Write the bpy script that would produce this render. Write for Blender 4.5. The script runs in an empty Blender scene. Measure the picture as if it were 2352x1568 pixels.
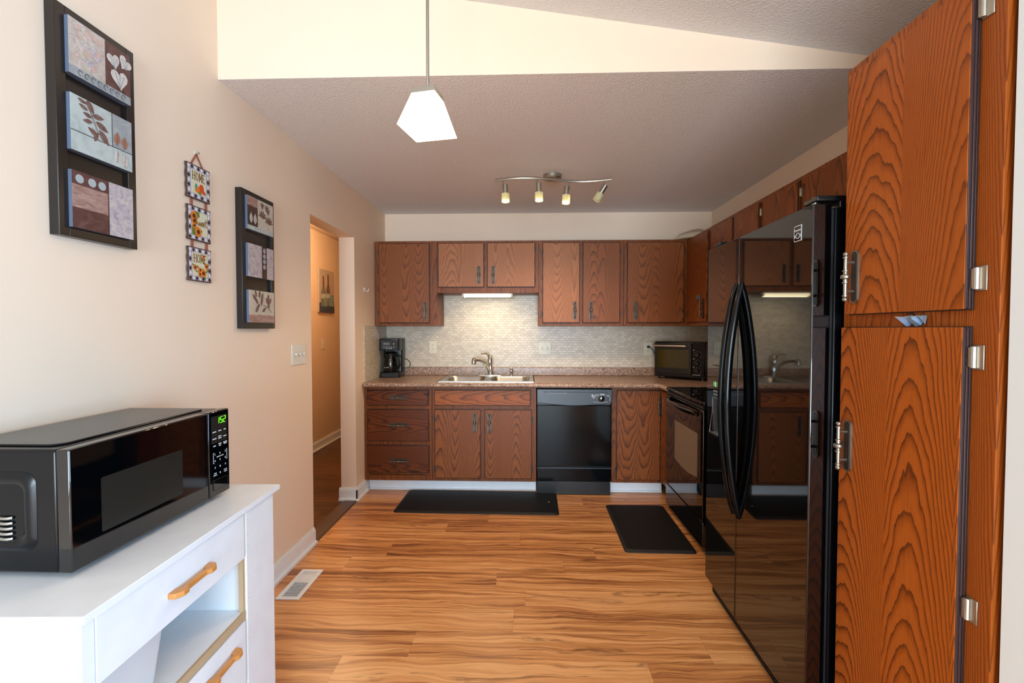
import bpy, math, random
from mathutils import Vector, Matrix
random.seed(7)
S = bpy.context.scene
COL = S.collection
PI = math.pi

# ------------------------------------------------------------------ camera, world, exposure
cam = bpy.data.cameras.new('camera'); camo = bpy.data.objects.new('camera', cam); COL.objects.link(camo)
cam.sensor_width = 36.0; cam.lens = 1062.7 / 2352 * 36; cam.clip_start = 0.02
camo.location = (0, 0, 1.352)
camo.rotation_euler = (PI / 2 - 0.027, 0, 0.0324)
S.camera = camo
S.view_settings.view_transform = 'Standard'; S.view_settings.look = 'None'
S.view_settings.exposure = 0.44; S.view_settings.gamma = 1.0; S.view_settings.use_curve_mapping = False
try:
    S.cycles.max_bounces = 10; S.cycles.diffuse_bounces = 5; S.cycles.glossy_bounces = 5
    S.cycles.sample_clamp_indirect = 6.0; S.cycles.caustics_reflective = False; S.cycles.caustics_refractive = False
    S.cycles.use_denoising = True
except Exception:
    pass
W = bpy.data.worlds.new('world'); S.world = W; W.use_nodes = True
W.node_tree.nodes['Background'].inputs[0].default_value = (0.75, 0.87, 1.0, 1)
W.node_tree.nodes['Background'].inputs[1].default_value = 1.2


def lamp(name, kind, loc, energy, color, rot=(0, 0, 0), **kw):
    d = bpy.data.lights.new(name, kind); d.energy = energy; d.color = color
    for k, v in kw.items(): setattr(d, k, v)
    o = bpy.data.objects.new(name, d); COL.objects.link(o); o.location = loc; o.rotation_euler = rot
    return o


# daylight through the patio door and the side window behind the camera
lamp('daylight_patio', 'AREA', (-0.15, -4.68, 1.1), 275, (0.67, 0.85, 1.0), (PI / 2 + 0.32, 0, 0), shape='RECTANGLE', size=2.3, size_y=2.0)
lamp('daylight_living', 'AREA', (3.12, -1.0, 1.35), 138, (0.36, 0.67, 1.0), (PI / 2 + 0.22, 0, PI / 2), shape='RECTANGLE', size=2.2, size_y=1.7)
# lamps of the place: pendant bulb, track bulbs, under-cabinet tube, hall lamp
lamp('hall_bulb', 'POINT', (-1.85, 4.3, 2.25), 24, (1.0, 0.70, 0.42), shadow_soft_size=0.08)
lamp('cabinet_tube', 'AREA', (-0.35, 4.13, 1.633), 1.1, (1.0, 0.83, 0.52), (0.0, 0, 0), shape='RECTANGLE', size=0.42, size_y=0.05)

# ------------------------------------------------------------------ dimensions (x right, y away, z up)
XL, XR, YB, H, YM = -1.344, 1.707, 4.366, 2.436, 2.0
OPN, OPF, OPH = 2.8446, 3.5743, 2.064


def slope(x): return 2.752 - 0.157 * (x + 0.278)


# ------------------------------------------------------------------ materials
def lin(h):
    h = h.lstrip('#'); r = []
    for i in (0, 2, 4):
        c = int(h[i:i + 2], 16) / 255
        r.append(c / 12.92 if c <= 0.04045 else ((c + 0.055) / 1.055) ** 2.4)
    return (*r, 1.0)


class NT:
    def __init__(s, name):
        s.mat = bpy.data.materials.new(name); s.mat.use_nodes = True
        s.t = s.mat.node_tree; s.n = s.t.nodes; s.b = s.n['Principled BSDF']; s.out = s.n['Material Output']

    def node(s, ty, **kw):
        n = s.n.new(ty)
        for k, v in kw.items(): setattr(n, k, v)
        return n

    def link(s, a, b): s.t.links.new(a, b)

    def put(s, sock, v):
        if hasattr(v, 'is_output') or isinstance(v, bpy.types.NodeSocket): s.link(v, sock)
        else: sock.default_value = v

    def m(s, op, a, b=None, c=None, clamp=False):
        n = s.node('ShaderNodeMath', operation=op, use_clamp=clamp)
        for i, v in enumerate((a, b, c)):
            if v is not None: s.put(n.inputs[i], v)
        return n.outputs[0]

    def comb(s, x=0.0, y=0.0, z=0.0):
        n = s.node('ShaderNodeCombineXYZ')
        for i, v in enumerate((x, y, z)): s.put(n.inputs[i], v)
        return n.outputs[0]

    def sep(s, v):
        n = s.node('ShaderNodeSeparateXYZ'); s.link(v, n.inputs[0]); return n.outputs

    def noise(s, vec, scale=1.0, detail=3.0, rough=0.5, dist=0.0, color=False):
        n = s.node('ShaderNodeTexNoise'); s.link(vec, n.inputs['Vector'])
        n.inputs['Scale'].default_value = scale; n.inputs['Detail'].default_value = detail
        n.inputs['Roughness'].default_value = rough; n.inputs['Distortion'].default_value = dist
        return n.outputs['Color' if color else 'Fac']

    def white(s, vec):
        n = s.node('ShaderNodeTexWhiteNoise', noise_dimensions='3D'); s.link(vec, n.inputs[0]); return n.outputs

    def ramp(s, fac, stops, interp='LINEAR'):
        n = s.node('ShaderNodeValToRGB'); n.color_ramp.interpolation = interp
        e = n.color_ramp.elements
        while len(e) < len(stops): e.new(0.5)
        for el, (p, c) in zip(e, stops):
            el.position = p; el.color = lin(c) if isinstance(c, str) else c
        s.put(n.inputs[0], fac); return n.outputs[0]

    def mix(s, fac, a, b, mode='MIX'):
        n = s.node('ShaderNodeMix', data_type='RGBA', blend_type=mode)
        s.put(n.inputs[0], fac)
        s.put(n.inputs[6], lin(a) if isinstance(a, str) else a); s.put(n.inputs[7], lin(b) if isinstance(b, str) else b)
        return n.outputs[2]

    def bump(s, h, strength=0.2, dist=0.01):
        n = s.node('ShaderNodeBump'); n.inputs['Strength'].default_value = strength; n.inputs['Distance'].default_value = dist
        s.link(h, n.inputs['Height']); s.link(n.outputs[0], s.b.inputs['Normal'])

    def obj(s): return s.node('ShaderNodeTexCoord').outputs['Object']
    def geo(s): return s.node('ShaderNodeNewGeometry').outputs['Position']
    def rnd(s): return s.node('ShaderNodeObjectInfo').outputs['Random']

    def set(s, **kw):
        for k, v in kw.items(): s.put(s.b.inputs[k.replace('_', ' ')], v)
        return s.mat


def plain(name, col, rough=0.5, metal=0.0, spec=0.5, **kw):
    n = NT(name)
    c = n.mix(n.m('MULTIPLY', n.noise(n.obj(), 14, 2), 0.12), lin(col), (0.0, 0.0, 0.0, 1) if metal < .5 else (1, 1, 1, 1))
    n.set(Base_Color=c, Roughness=rough, Metallic=metal)
    n.b.inputs['Specular IOR Level'].default_value = spec
    for k, v in kw.items(): n.put(n.b.inputs[k.replace('_', ' ')], v)
    return n.mat


def emit(name, col, strength):
    n = NT(name); n.set(Base_Color=lin(col), Emission_Color=lin(col), Emission_Strength=strength, Roughness=0.4)
    return n.mat


def paint(name, col, bs=0.05):
    n = NT(name); p = n.geo()
    c = n.mix(n.noise(p, 1.3, 2), lin(col), tuple(x * 0.94 for x in lin(col)[:3]) + (1,))
    n.set(Base_Color=c, Roughness=0.62); n.bump(n.noise(p, 160, 2), bs, 0.002); return n.mat


def oak(name, light, mid, dark, horiz=False, freq=22.0, board=0.16, rough=0.42, K=620.0, line=1.0):
    """flat-sawn oak: parabolic flames per glued board, sharp late-wood line, fine pores"""
    n = NT(name); o = n.sep(n.obj()); R = n.rnd()
    xy = n.m('ADD', o[0], o[1])
    u, g = (o[2], xy) if horiz else (xy, o[2])
    u = n.m('ADD', u, n.m('MULTIPLY', R, 0.31))
    bi = n.m('FLOOR', n.m('DIVIDE', u, board))
    rc = n.white(n.comb(bi, n.m('MULTIPLY', R, 37.0), 1.7)); r = n.sep(rc[1])
    ul = n.m('SUBTRACT', n.m('SUBTRACT', u, n.m('MULTIPLY', bi, board)), board * 0.5)
    ul = n.m('ADD', ul, n.m('MULTIPLY', n.m('SUBTRACT', r[0], 0.5), board * 0.8))
    vec = n.comb(n.m('MULTIPLY', u, 7.0), n.m('MULTIPLY', g, 2.2), n.m('MULTIPLY', n.m('ADD', rc[0], R), 9.0))
    n1 = n.m('SUBTRACT', n.noise(vec, 1.0, 2.0, 0.5), 0.5)
    k2 = n.m('MULTIPLY', n.m('ADD', n.m('MULTIPLY', n.m('SUBTRACT', r[1], 0.5), 1.3), n.m('MULTIPLY', n.m('SIGN', n.m('SUBTRACT', r[1], 0.5)), 0.3)), freq)
    jv = n.comb(n.m('MULTIPLY', u, 70.0), n.m('MULTIPLY', g, 16.0), rc[0])
    jit = n.m('MULTIPLY', n.m('SUBTRACT', n.noise(jv, 1.0, 3.0, 0.55), 0.5), 0.55)
    ph = n.m('ADD', n.m('MULTIPLY', n.m('MULTIPLY', ul, ul), n.m('ADD', K * 0.6, n.m('MULTIPLY', r[2], K))), n.m('MULTIPLY', g, k2))
    ph = n.m('ADD', n.m('ADD', ph, n.m('MULTIPLY', n1, 4.0)), jit)
    fr = n.m('FRACT', ph)
    col = n.ramp(fr, [(0.0, light), (0.45, light), (0.76, mid), (0.90, dark), (0.95, dark), (1.0, light)])
    tone = n.m('MULTIPLY', n.m('ADD', n.m('MULTIPLY', rc[0], 0.5), n.m('MULTIPLY', n.noise(vec, 2.2, 2), 0.5)), 0.8, clamp=True)
    col = n.mix(n.m('MULTIPLY', tone, 0.75), col, mid)
    pv = n.comb(n.m('MULTIPLY', u, 420.0), n.m('MULTIPLY', g, 12.0), R)
    pore = n.noise(pv, 1.0, 2.0)
    col = n.mix(n.m('MULTIPLY', n.m('SUBTRACT', pore, 0.52, clamp=True), 1.3, clamp=True), col, dark)
    n.set(Base_Color=col, Roughness=rough)
    n.b.inputs['Specular IOR Level'].default_value = 0.28
    n.bump(pore, 0.06, 0.001)
    return n.mat


def floor_mat(name, a, b, c, d, dim=1.0):
    n = NT(name); p = n.sep(n.geo())
    row = n.m('FLOOR', n.m('DIVIDE', n.m('ADD', p[1], 5.03), 0.168))
    rw = n.white(n.comb(row, 3.0, 0.0)); xs = n.m('ADD', p[0], n.m('MULTIPLY', rw[0], 4.0))
    colm = n.m('FLOOR', n.m('DIVIDE', xs, 1.25)); pr = n.white(n.comb(row, colm, 5.0)); r = n.sep(pr[1])
    wob = n.noise(n.comb(n.m('MULTIPLY', p[0], 2.2), n.m('MULTIPLY', p[1], 7.0), n.m('MULTIPLY', r[0], 20.0)), 1.0, 3.0)
    yy = n.m('ADD', p[1], n.m('MULTIPLY', n.m('SUBTRACT', wob, 0.5), 0.11))
    v1 = n.comb(n.m('ADD', n.m('MULTIPLY', p[0], 0.9), n.m('MULTIPLY', r[0], 30.0)), n.m('MULTIPLY', yy, 30.0), n.m('MULTIPLY', r[1], 30.0))
    s1 = n.noise(v1, 1.0, 5.0, 0.58, 0.4)
    v2 = n.comb(n.m('ADD', n.m('MULTIPLY', p[0], 2.2), n.m('MULTIPLY', r[2], 30.0)), n.m('MULTIPLY', yy, 85.0), r[0])
    s2 = n.noise(v2, 1.0, 3.0, 0.6)
    f = n.m('ADD', n.m('ADD', n.m('MULTIPLY', s1, 0.66), n.m('MULTIPLY', s2, 0.36)), n.m('MULTIPLY', n.m('SUBTRACT', r[1], 0.5), 0.13))
    col = n.ramp(f, [(0.28, d), (0.40, c), (0.50, b), (0.62, a), (0.74, b)])
    v3 = n.comb(n.m('ADD', n.m('MULTIPLY', p[0], 1.1), n.m('MULTIPLY', r[1], 40.0)), n.m('MULTIPLY', yy, 15.0), n.m('MULTIPLY', r[2], 9.0))
    crack = n.noise(v3, 1.3, 4.0, 0.6, 0.7)
    ck = n.m('SUBTRACT', 1.0, n.m('MULTIPLY', n.m('ABSOLUTE', n.m('SUBTRACT', crack, 0.36)), 26.0), clamp=True)
    col = n.mix(n.m('MULTIPLY', ck, 0.55), col, d)
    fy = n.m('FRACT', n.m('DIVIDE', n.m('ADD', p[1], 5.03), 0.168)); fx = n.m('FRACT', n.m('DIVIDE', xs, 1.25))
    seam = n.m('MAXIMUM', n.m('LESS_THAN', fy, 0.012), n.m('LESS_THAN', fx, 0.0016))
    col = n.mix(n.m('MULTIPLY', seam, 0.22), col, d)
    n.set(Base_Color=col, Roughness=n.m('ADD', 0.25, n.m('MULTIPLY', s2, 0.14)))
    n.bump(n.m('SUBTRACT', n.m('MULTIPLY', s2, 0.25), n.m('MULTIPLY', seam, 0.5)), 0.12, 0.001)
    return n.mat


def granite(name):
    n = NT(name); p = n.geo()
    a = n.noise(p, 34, 5, 0.65, 0.8); b = n.noise(p, 85, 3, 0.6)
    c1 = n.ramp(a, [(0.32, '#37261f'), (0.42, '#7d5f50'), (0.50, '#b09078'), (0.58, '#84685a'), (0.68, '#dcc2ae')])
    c2 = n.ramp(b, [(0.37, '#2c1f1b'), (0.46, '#93745f'), (0.58, '#b5957f'), (0.67, '#eddccb')])
    n.set(Base_Color=n.mix(0.5, c1, c2), Roughness=0.28); return n.mat


def tile_mat(name):
    n = NT(name); p = n.sep(n.geo())
    v = n.comb(n.m('ADD', p[0], p[1]), p[2], 0.0)
    br = n.node('ShaderNodeTexBrick'); n.link(v, br.inputs['Vector'])
    br.inputs['Scale'].default_value = 1.0; br.inputs['Brick Width'].default_value = 0.0415; br.inputs['Row Height'].default_value = 0.0222
    br.inputs['Mortar Size'].default_value = 0.0013; br.inputs['Mortar Smooth'].default_value = 0.3; br.inputs['Bias'].default_value = -0.2
    br.inputs['Color1'].default_value = lin('#d9cebb'); br.inputs['Color2'].default_value = lin('#bfb4a2'); br.inputs['Mortar'].default_value = lin('#a89c88')
    ve = n.noise(v, 42, 4, 0.6, 0.6)
    c = n.mix(n.m('MULTIPLY', n.m('SUBTRACT', ve, 0.42, clamp=True), 1.6, clamp=True), br.outputs['Color'], '#b6a38c')
    n.set(Base_Color=c, Roughness=0.34)
    n.bump(n.m('SUBTRACT', 1.0, br.outputs['Fac']), 0.5, 0.0015); return n.mat


def popcorn(name, col):
    n = NT(name); p = n.geo()
    a = n.noise(p, 105, 3, 0.6); b = n.noise(p, 230, 2, 0.5)
    h = n.m('ADD', n.m('POWER', a, 1.6), n.m('MULTIPLY', b, 0.35))
    n.set(Base_Color=n.mix(n.m('MULTIPLY', a, 0.25), lin(col), '#9a9492'), Roughness=0.9); n.bump(h, 0.55, 0.007); return n.mat


def speckle(name, col, col2, rough, spec=0.5):
    n = NT(name); p = n.obj()
    n.set(Base_Color=n.mix(n.m('MULTIPLY', n.m('SUBTRACT', n.noise(p, 300, 2), 0.5, clamp=True), 2.0), lin(col), lin(col2)), Roughness=rough)
    n.b.inputs['Specular IOR Level'].default_value = spec
    n.bump(n.noise(p, 350, 2), 0.04, 0.001); return n.mat


def mottled(name, c1, c2, c3, scale=9.0, rough=0.4, stretch=1.0):
    n = NT(name); o = n.sep(n.obj())
    v = n.comb(n.m('MULTIPLY', o[0], scale), n.m('MULTIPLY', o[1], scale), n.m('MULTIPLY', o[2], scale * stretch))
    a = n.noise(v, 3.0, 4, 0.6, 1.2)
    n.set(Base_Color=n.ramp(a, [(0.3, c1), (0.5, c2), (0.7, c3)]), Roughness=rough); return n.mat


M = dict(
    wall=paint('peach_wall_paint', '#eed8c1'), wall_hall=paint('hall_wall_paint', '#e0c7aa'), wall_white=paint('white_wall_paint', '#dfe7ea'),
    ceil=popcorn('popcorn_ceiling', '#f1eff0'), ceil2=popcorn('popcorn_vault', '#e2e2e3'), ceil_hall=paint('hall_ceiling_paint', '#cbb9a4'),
    trim=plain('white_trim', '#f0f3f6', 0.4), toe=plain('white_toe_board', '#eef4fb', 0.4),
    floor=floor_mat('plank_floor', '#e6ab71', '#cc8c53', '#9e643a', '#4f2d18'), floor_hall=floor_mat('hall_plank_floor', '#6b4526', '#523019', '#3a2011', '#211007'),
    oak=oak('oak_upright', '#925427', '#78421e', '#583017', freq=13, K=560), oakl=oak('oak_pale_doors', '#ad7047', '#945c36', '#74472a', freq=13, K=560), oakp=oak('oak_pantry', '#ab581a', '#8c430b', '#4b2208', freq=19, board=0.2, K=420),
    oakb=oak('oak_base_doors', '#925222', '#6e3a16', '#42200d', freq=14, K=500), oakh=oak('oak_crosswise', '#703815', '#52250c', '#2b1206', horiz=True, freq=9, board=0.15),
    oakh2=oak('oak_sink_front', '#a95c22', '#8a4617', '#42200b', horiz=True, freq=7, board=0.3, K=700), frame=oak('oak_frame', '#85491f', '#703a17', '#4e2811', freq=8, board=0.07, K=900),
    framep=oak('oak_pantry_frame', '#a3541a', '#87400d', '#4e230a', freq=8, board=0.09, K=1100), framer=oak('oak_right_run', '#8d4a12', '#71380c', '#432007', freq=13, board=0.15),
    lip=plain('dark_door_edge', '#2a1410', 0.45), lipp=plain('plum_door_edge', '#3c2b2c', 0.38),
    granite=granite('speckled_laminate'), tile=tile_mat('mosaic_tile'),
    steel=plain('brushed_steel', '#b9b7b0', 0.3, 1.0), chrome=plain('chrome', '#d8d8d6', 0.08, 1.0), nickel=plain('satin_nickel', '#aaa294', 0.4, 1.0),
    pewter=plain('pewter_pull', '#8b8373', 0.42, 1.0), brass=plain('antique_brass', '#33261a', 0.48, 1.0), brassl=plain('worn_brass', '#6b5638', 0.45, 1.0),
    black=plain('gloss_black', '#040405', 0.035, spec=0.95), black_mw=plain('microwave_black', '#030406', 0.05, spec=0.85), black_dw=plain('enamel_black', '#030507', 0.1, spec=0.2), blackm=plain('satin_black', '#0b0c0e', 0.35), blackt=speckle('textured_black', '#06090d', '#0d1116', 0.22, 0.3), charcoal=plain('charcoal', '#1c1c1e', 0.4),
    slate=plain('slate_panel', '#2a3440', 0.32), glass=plain('dark_glass', '#040404', 0.03), ovenglass=speckle('oven_window', '#6f6253', '#8a7b69', 0.12),
    toasterglass=plain('toaster_glass', '#37300f', 0.06), mat=speckle('mat_rubber', '#111213', '#191a1b', 0.55, 0.25), matedge=plain('mat_edge', '#101011', 0.55),
    white=plain('white_laminate', '#f1f4f7', 0.35), whitep=plain('white_plastic', '#e4e2d8', 0.35), ivory=plain('ivory_plate', '#e2dcc4', 0.35), slot=plain('slot_dark', '#1a1612', 0.6),
    mdf=plain('raw_board_edge', '#c2a681', 0.7), pull=plain('beech_pull', '#cf8a45', 0.42), bin=plain('white_bin', '#d9dcdf', 0.4),
    print=plain('white_print', '#d5d7da', 0.5), silver=plain('silver_print', '#b9bcc0', 0.3, 0.8), panelgrey=plain('panel_grey', '#23231f', 0.25),
    led=emit('green_led', '#6dff18', 1.1), led2=emit('green_lamp', '#35e060', 1.6), shade=emit('lit_shade', '#ffd6a6', 11.5), tube=emit('lit_tube', '#ffeebd', 3.5), lens=emit('lit_lens', '#fff2cc', 7.0),
    frost=plain('frosted_glass', '#e6dfb0', 0.25, Alpha=0.5), toggle_gap=plain('toggle_gap', '#8f866f', 0.6), grey=plain('grey_plastic', '#5d6670', 0.4), bowl=plain('cream_bowl', '#d9cdb6', 0.35), tan=plain('tan_rim', '#8b6a3f', 0.45),
    strip=plain('threshold', '#5b4638', 0.4), blue=plain('blue_film', '#8fb4e0', 0.15), film=plain('clear_film', '#c9d4e0', 0.1),
    artframe=plain('espresso_frame', '#1e1815', 0.28), canvas_edge=plain('canvas_edge', '#5f6b80', 0.3),
    a_cream=mottled('cream_wash', '#a9a18e', '#bdb3a2', '#c9bfb6'), a_floral=mottled('floral_wash', '#a3978c', '#bcaea4', '#c9bdb8', 16.0), a_plum=mottled('plum_wash', '#3f2422', '#573431', '#664540'),
    a_sage=mottled('sage_wash', '#9fa7a2', '#b2bab6', '#bcc1bb', 6.0), a_grey=mottled('grey_wash', '#83878a', '#94989a', '#a3a6a6'), a_rose=mottled('rose_wash', '#7a5a52', '#9c7a70', '#b0948a', 8.0, stretch=4.0),
    a_lilac=mottled('lilac_wash', '#8f8791', '#b3a8ad', '#c8bcae', 15.0), a_leaf=mottled('leaf_brown', '#5d433d', '#775850', '#8d6f66', 20.0), a_leafw=mottled('leaf_pale', '#b7aba3', '#cfc6be', '#9d8f88', 30.0),
    a_rust=mottled('leaf_rust', '#7c4c3a', '#9d6a52', '#a97f6a', 30.0), a_dot=plain('pale_dot', '#a9b0b2', 0.4), a_blush=mottled('blush_wash', '#b08f84', '#c0a398', '#ccb8ae', 12.0), a_umber=plain('umber_line', '#6a4c42', 0.5), a_line=plain('ink_line', '#4a4543', 0.5), a_dark=mottled('umber_wash', '#2e1c18', '#402823', '#4d3530'),
    s_cream=plain('sign_cream', '#d8d5b8', 0.35), s_black=plain('sign_black', '#2b2022', 0.35), s_white=plain('sign_white', '#dcdbe2', 0.35), s_lilac=plain('sign_lilac', '#a7a2b2', 0.35),
    s_edge=plain('sign_edge', '#4d3527', 0.5), s_gold=plain('sign_gold', '#8a5f1f', 0.3, 0.4), s_orange=plain('sign_orange', '#e07a1c', 0.4), s_red=plain('sign_red', '#cc4a1e', 0.4), s_green=plain('sign_green', '#4f7a2b', 0.4),
    s_teal=plain('sign_teal', '#5d8d7c', 0.4), s_brown=plain('sign_brown', '#4a2316', 0.4), ribbon=plain('ribbon', '#a5604e', 0.6),
    b_sky=mottled('bottle_ground', '#a39384', '#b4a392', '#a79c94', 5.0), b_navy=mottled('navy_wash', '#2b3348', '#3a4359', '#4a5263'), b_grey=mottled('bottle_grey', '#5c5c5a', '#75756f', '#878880'), b_red=mottled('bottle_red', '#5d332a', '#7d5042', '#8c6a58'),
    b_teal=mottled('jar_teal', '#5f7370', '#76908b', '#8a9d97'),
)

# ------------------------------------------------------------------ mesh builder
WP = {}


class MB:
    def __init__(s): s.v = []; s.f = []; s.fm = []; s.mats = []

    def mi(s, m):
        m = M[m] if isinstance(m, str) else m
        if m not in s.mats: s.mats.append(m)
        return s.mats.index(m)

    def add(s, vs, fs, m):
        k = len(s.v); i = s.mi(m); s.v += [Vector(v) for v in vs]
        for f in fs: s.f.append([k + a for a in f]); s.fm.append(i)
        return s

    def box(s, x0, x1, y0, y1, z0, z1, m):
        x0, x1 = min(x0, x1), max(x0, x1); y0, y1 = min(y0, y1), max(y0, y1); z0, z1 = min(z0, z1), max(z0, z1)
        v = [(x, y, z) for z in (z0, z1) for y in (y0, y1) for x in (x0, x1)]
        return s.add(v, [(0, 2, 3, 1), (4, 5, 7, 6), (0, 1, 5, 4), (2, 6, 7, 3), (0, 4, 6, 2), (1, 3, 7, 5)], m)

    def prism(s, pts, fn, a, b, m):
        """2-D outline extruded from a to b; fn(p, q, t) gives the point"""
        n = len(pts); v = [fn(p, q, a) for p, q in pts] + [fn(p, q, b) for p, q in pts]
        area = sum(pts[i][0] * pts[(i + 1) % n][1] - pts[(i + 1) % n][0] * pts[i][1] for i in range(n))
        f = [list(range(n))[::-1], list(range(n, 2 * n))] + [(i, (i + 1) % n, n + (i + 1) % n, n + i) for i in range(n)]
        o = (Vector(fn(1, 0, a)) - Vector(fn(0, 0, a))).cross(Vector(fn(0, 1, a)) - Vector(fn(0, 0, a))).dot(Vector(fn(0, 0, b)) - Vector(fn(0, 0, a)))
        if area * o < 0: f = [g[::-1] for g in f]
        return s.add(v, f, m)

    def lathe(s, prof, o, ax, m, n=14, caps=True):
        o = Vector(o); ax = Vector(ax).normalized(); e = ax.orthogonal().normalized(); g = ax.cross(e)
        v = []; f = []
        for t, r in prof:
            for k in range(n):
                an = 2 * PI * k / n; v.append(o + ax * t + (e * math.cos(an) + g * math.sin(an)) * r)
        for i in range(len(prof) - 1):
            for k in range(n):
                a, b = i * n + k, i * n + (k + 1) % n; f.append((a, b, b + n, a + n))
        if caps:
            f.append(list(range(n))[::-1]); k = (len(prof) - 1) * n; f.append(list(range(k, k + n)))
        return s.add(v, f, m)

    def cyl(s, p, q, r, m, n=14, r2=None):
        p, q = Vector(p), Vector(q); L = (q - p).length
        return s.lathe([(0, r), (L, r if r2 is None else r2)], p, q - p, m, n)

    def tube(s, path, r, m, n=8, flat=None):
        path = [Vector(p) for p in path]; v = []; f = []; ref = None
        for i, p in enumerate(path):
            t = (path[min(i + 1, len(path) - 1)] - path[max(i - 1, 0)]).normalized()
            if ref is None: ref = Vector(flat) if flat else t.orthogonal()
            e = (ref - t * ref.dot(t)).normalized(); g = t.cross(e); ref = e
            rr = r(i / (len(path) - 1)) if callable(r) else r
            ra, rb = rr if isinstance(rr, tuple) else (rr, rr)
            for k in range(n):
                an = 2 * PI * k / n; v.append(p + e * math.cos(an) * ra + g * math.sin(an) * rb)
        for i in range(len(path) - 1):
            for k in range(n):
                a, b = i * n + k, i * n + (k + 1) % n; f.append((a, b, b + n, a + n))
        f.append(list(range(n))[::-1]); k = (len(path) - 1) * n; f.append(list(range(k, k + n)))
        return s.add(v, f, m)

    def text(s, body, size, fn, m, depth=0.0006, spacing=1.0):
        cu = bpy.data.curves.new('lettering', 'FONT'); cu.body = body; cu.size = size; cu.extrude = depth
        cu.align_x = 'CENTER'; cu.align_y = 'CENTER'; cu.resolution_u = 3; cu.space_character = spacing
        ob = bpy.data.objects.new('lettering', cu); me = bpy.data.meshes.new_from_object(ob)
        s.add([fn(v.co.x, v.co.y, v.co.z) for v in me.vertices], [tuple(p.vertices) for p in me.polygons], m)
        bpy.data.objects.remove(ob); bpy.data.curves.remove(cu); bpy.data.meshes.remove(me); return s

    def build(s, name, parent=None, bevel=0.0, seg=2, smooth=35, origin=None):
        me = bpy.data.meshes.new(name)
        if origin is None:
            lo = [min(v[i] for v in s.v) for i in range(3)]; hi = [max(v[i] for v in s.v) for i in range(3)]
            c = Vector([(a + b) / 2 for a, b in zip(lo, hi)])
        else: c = Vector(origin)
        me.from_pydata([v - c for v in s.v], [], s.f)
        for m in s.mats: me.materials.append(m)
        me.polygons.foreach_set('material_index', s.fm)
        me.polygons.foreach_set('use_smooth', [True] * len(s.f))
        me.update(); me.set_sharp_from_angle(angle=math.radians(smooth))
        o = bpy.data.objects.new(name, me); COL.objects.link(o)
        WP[o] = c
        if parent is not None: o.parent = parent; o.location = c - WP[parent]
        else: o.location = c
        if bevel:
            b = o.modifiers.new('Bevel', 'BEVEL'); b.width = bevel; b.segments = seg; b.limit_method = 'ANGLE'; b.angle_limit = math.radians(40)
        return o


def thing(name, label, cat, loc=(0, 0, 0), group=None):
    o = bpy.data.objects.new(name, None); COL.objects.link(o); o.location = loc; WP[o] = Vector(loc); o.empty_display_size = 0.05
    return tag(o, label, cat, group)


def tag(o, label, cat, group=None):
    o['label'] = label; o['category'] = cat
    if group: o['group'] = group
    return o


def struct(name, mb, bevel=0.0):
    o = mb.build(name, None, bevel); o['kind'] = 'structure'; return o


def B(*a): return MB().box(*a)


# frames for prisms and lettering: onX faces +x (left wall things), offY faces -y, offX faces -x
def onX(x): return lambda p, q, t: (x + t, p, q)
def offY(y): return lambda p, q, t: (p, y - t, q)
def offX(x): return lambda p, q, t: (x - t, -p, q)          # p runs to the viewer's right, i.e. towards -y


def shift(fn, dp, dq): return lambda p, q, t: fn(p + dp, q + dq, t)


def ell(cx, cy, a, b=None, n=18, r=0.0):
    b = a if b is None else b; o = []
    for k in range(n):
        t = 2 * PI * k / n; x, y = a * math.cos(t), b * math.sin(t)
        o.append((cx + x * math.cos(r) - y * math.sin(r), cy + x * math.sin(r) + y * math.cos(r)))
    return o


def rrect(x0, x1, y0, y1, r, n=4):
    o = []
    for cx, cy, a in ((x1 - r, y0 + r, -PI / 2), (x1 - r, y1 - r, 0), (x0 + r, y1 - r, PI / 2), (x0 + r, y0 + r, PI)):
        for k in range(n + 1):
            t = a + PI / 2 * k / n; o.append((cx + r * math.cos(t), cy + r * math.sin(t)))
    return o


def leaf(cx, cy, L, w, ang, n=7):
    up = [(L * (k / n) - L / 2, w / 2 * math.sin(PI * (k / n) ** 0.85)) for k in range(n + 1)]
    pts = up + [(x, -y) for x, y in up[-2:0:-1]]
    c, s = math.cos(ang), math.sin(ang)
    return [(cx + x * c - y * s, cy + x * s + y * c) for x, y in pts]


def bar2(x0, y0, x1, y1, w):
    dx, dy = x1 - x0, y1 - y0; L = math.hypot(dx, dy); nx, ny = -dy / L * w / 2, dx / L * w / 2
    return [(x0 + nx, y0 + ny), (x0 - nx, y0 - ny), (x1 - nx, y1 - ny), (x1 + nx, y1 + ny)]


# ------------------------------------------------------------------ the setting
struct('floor', B(XL, 3.2, -4.9, YB + 0.1, -0.06, 0, 'floor'))
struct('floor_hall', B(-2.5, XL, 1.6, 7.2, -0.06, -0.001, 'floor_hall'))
w = MB()
w.box(XL - 0.12, XL, -4.9, OPN, 0, 3.05, 'wall'); w.box(XL - 0.12, XL, OPF, YB + 0.1, 0, 3.05, 'wall'); w.box(XL - 0.12, XL, OPN, OPF, OPH, 3.05, 'wall')
struct('wall_left', w)
struct('wall_back', B(XL, XR + 0.1, YB, YB + 0.1, 0, H + 0.2, 'wall'))
struct('wall_right', B(XR, XR + 0.1, 1.0, YB, 0, H + 0.2, 'wall'))
w = MB(); w.box(0.992, XR + 0.1, 0.86, 0.985, 0, 2.75, 'wall_white'); w.box(0.992, 1.09, 0.62, 0.86, 0, 2.75, 'wall_white')
struct('wall_pantry', w)
struct('ceiling', B(XL, XR, YM + 0.001, YB, H, H + 0.06, 'ceil'))
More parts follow.
